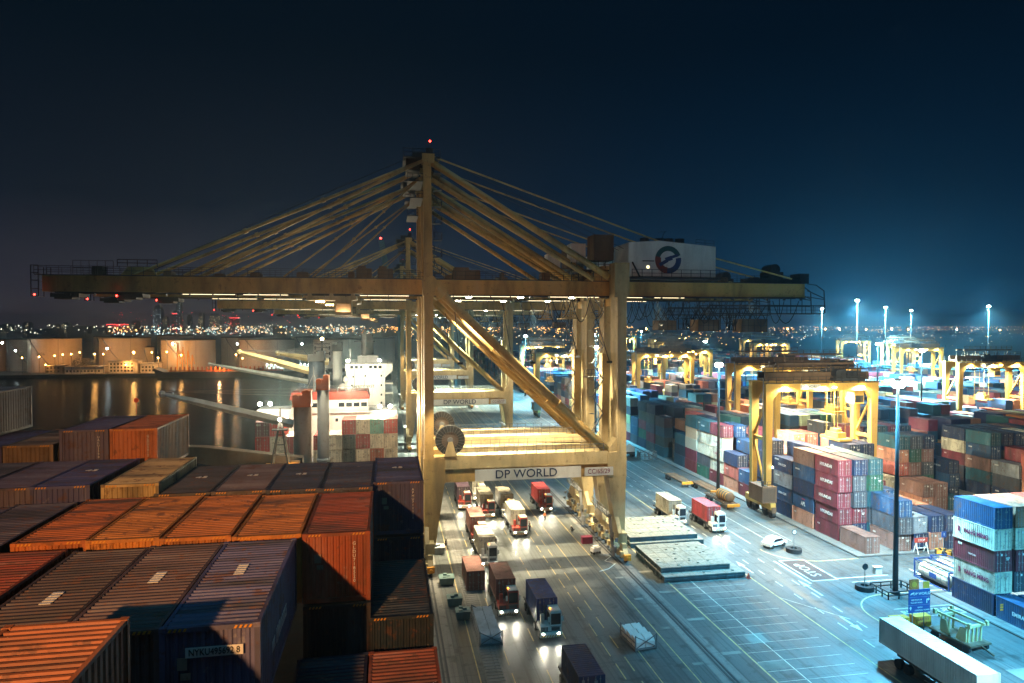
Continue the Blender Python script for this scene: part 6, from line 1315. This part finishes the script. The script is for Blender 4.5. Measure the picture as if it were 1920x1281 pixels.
def around(px0, px1, py0, py1, Y0, Y1, s0, s1, skew=1.0):
    def f(rq):
        Y = rq.uniform(Y0, Y1); p = at_y(rq.uniform(px0, px1), py0+(py1-py0)*rq.random()**skew, Y); return (p.x, p.y, max(p.z, .5), rq.uniform(s0, s1)*Y/1280*.62)
    return f
lamps('orange_street_lamps', 'city_orange', 380, around(200, 1200, 612, 624, 900, 2600, .5, 1.5), 'orange street lamps strung along the far shore horizon', 1)
lamps('white_street_lamps', 'city_white', 240, around(0, 760, 609, 626, 1200, 2900, .4, 1.3), 'white lamps of the city across the water', 2)
lamps('cyan_dock_lamps', 'city_cyan', 150, around(200, 700, 612, 630, 800, 2400, .5, 1.4), 'blue-white dock lamps across the water', 3)
lamps('red_tower_lamps', 'city_red', 46, around(190, 560, 585, 612, 2300, 2590, .5, 1.0), 'red warning lamps on the skyline', 4)
lamps('yard_horizon_lamps', 'city_orange', 460, around(760, 1920, 614, 648, 640, 2200, .4, 1.3, 1.8), 'orange lamps scattered beyond the yard', 5)
lamps('yard_white_lamps', 'city_white', 200, around(760, 1920, 614, 650, 640, 2000, .4, 1.2, 1.8), 'white lamps scattered beyond the yard', 6)
b = MB()
for k in range(150):
    for (yy, sk) in ((613, 10.5), (618.5, 11.0)):
        px = 1500+k*sk*.62
        if px > 1990: continue
        p = at_y(px, yy, 2300); s_ = .95; x, y, z = p.x, p.y, max(p.z, 3); b.poly([(x-s_, y, z), (x+s_, y, z), (x, y-s_, z), (x, y+s_, z), (x, y, z-s_), (x, y, z+s_)], [(0,2,5),(2,1,5),(1,3,5),(3,0,5),(2,0,4),(1,2,4),(3,1,4),(0,3,4)])
tag(b.build('bridge_lamps', 'city_orange'), 'two evenly spaced rows of road lamps on the right horizon', 'road lamps', kind='stuff')
for px, py, mt, lab in ((1574, 617, 'lamp_white', 'white flare-like lamp on the right horizon, first of three'), (1672, 617, 'lamp_white', 'white lamp on the right horizon, middle of three'), (1794, 618, 'lamp_white', 'white lamp on the right horizon, last of three'), (1477, 617, 'lamp_sodium', 'orange lamp just right of the hanging cabins'), (1548, 617, 'lamp_sodium', 'orange lamp on the horizon beside a white one'), (1624, 618, 'lamp_sodium', 'orange lamp between two white horizon lamps'), (1703, 618, 'lamp_sodium', 'orange lamp right of the middle white horizon lamp'), (1875, 619, 'lamp_sodium', 'orange lamp near the right picture edge'), (1212, 617, 'lamp_sodium', 'orange lamp under the cable loops'), (1261, 616, 'lamp_white', 'white lamp under the cable loops')):
    p = at_y(px, py, 900); o = empty('horizon_lamp', (p.x, p.y, 0), 0, lab, 'lamp', 'single lamps on the horizon'); b = MB(); b.beam((0,0,0), (0,0,p.z), .3); b.build('pole', 'grey_steel', o); b = MB(); b.ball((0,0,p.z), 1.1, 8); b.build('lamp', mt, o)

# ---------------------------------------------------------------- night haze over the port
b = MB(); b.box(-2600, 4800, -500, 3900, -7, 84); hz = b.build('haze', 'concrete'); hz.data.materials.clear()
m, t = base_mat('haze_air'); pv = N(t, 'ShaderNodeVolumePrincipled'); pv.inputs['Color'].default_value = (.60, .84, 1.0, 1); pv.inputs['Density'].default_value = .00034; pv.inputs['Anisotropy'].default_value = .75
o_ = N(t, 'ShaderNodeOutputMaterial'); t.links.new(pv.outputs[0], o_.inputs['Volume']); hz.data.materials.append(m); tag(hz, kind='stuff')
try: m.cycles.homogeneous_volume = True
except Exception: pass
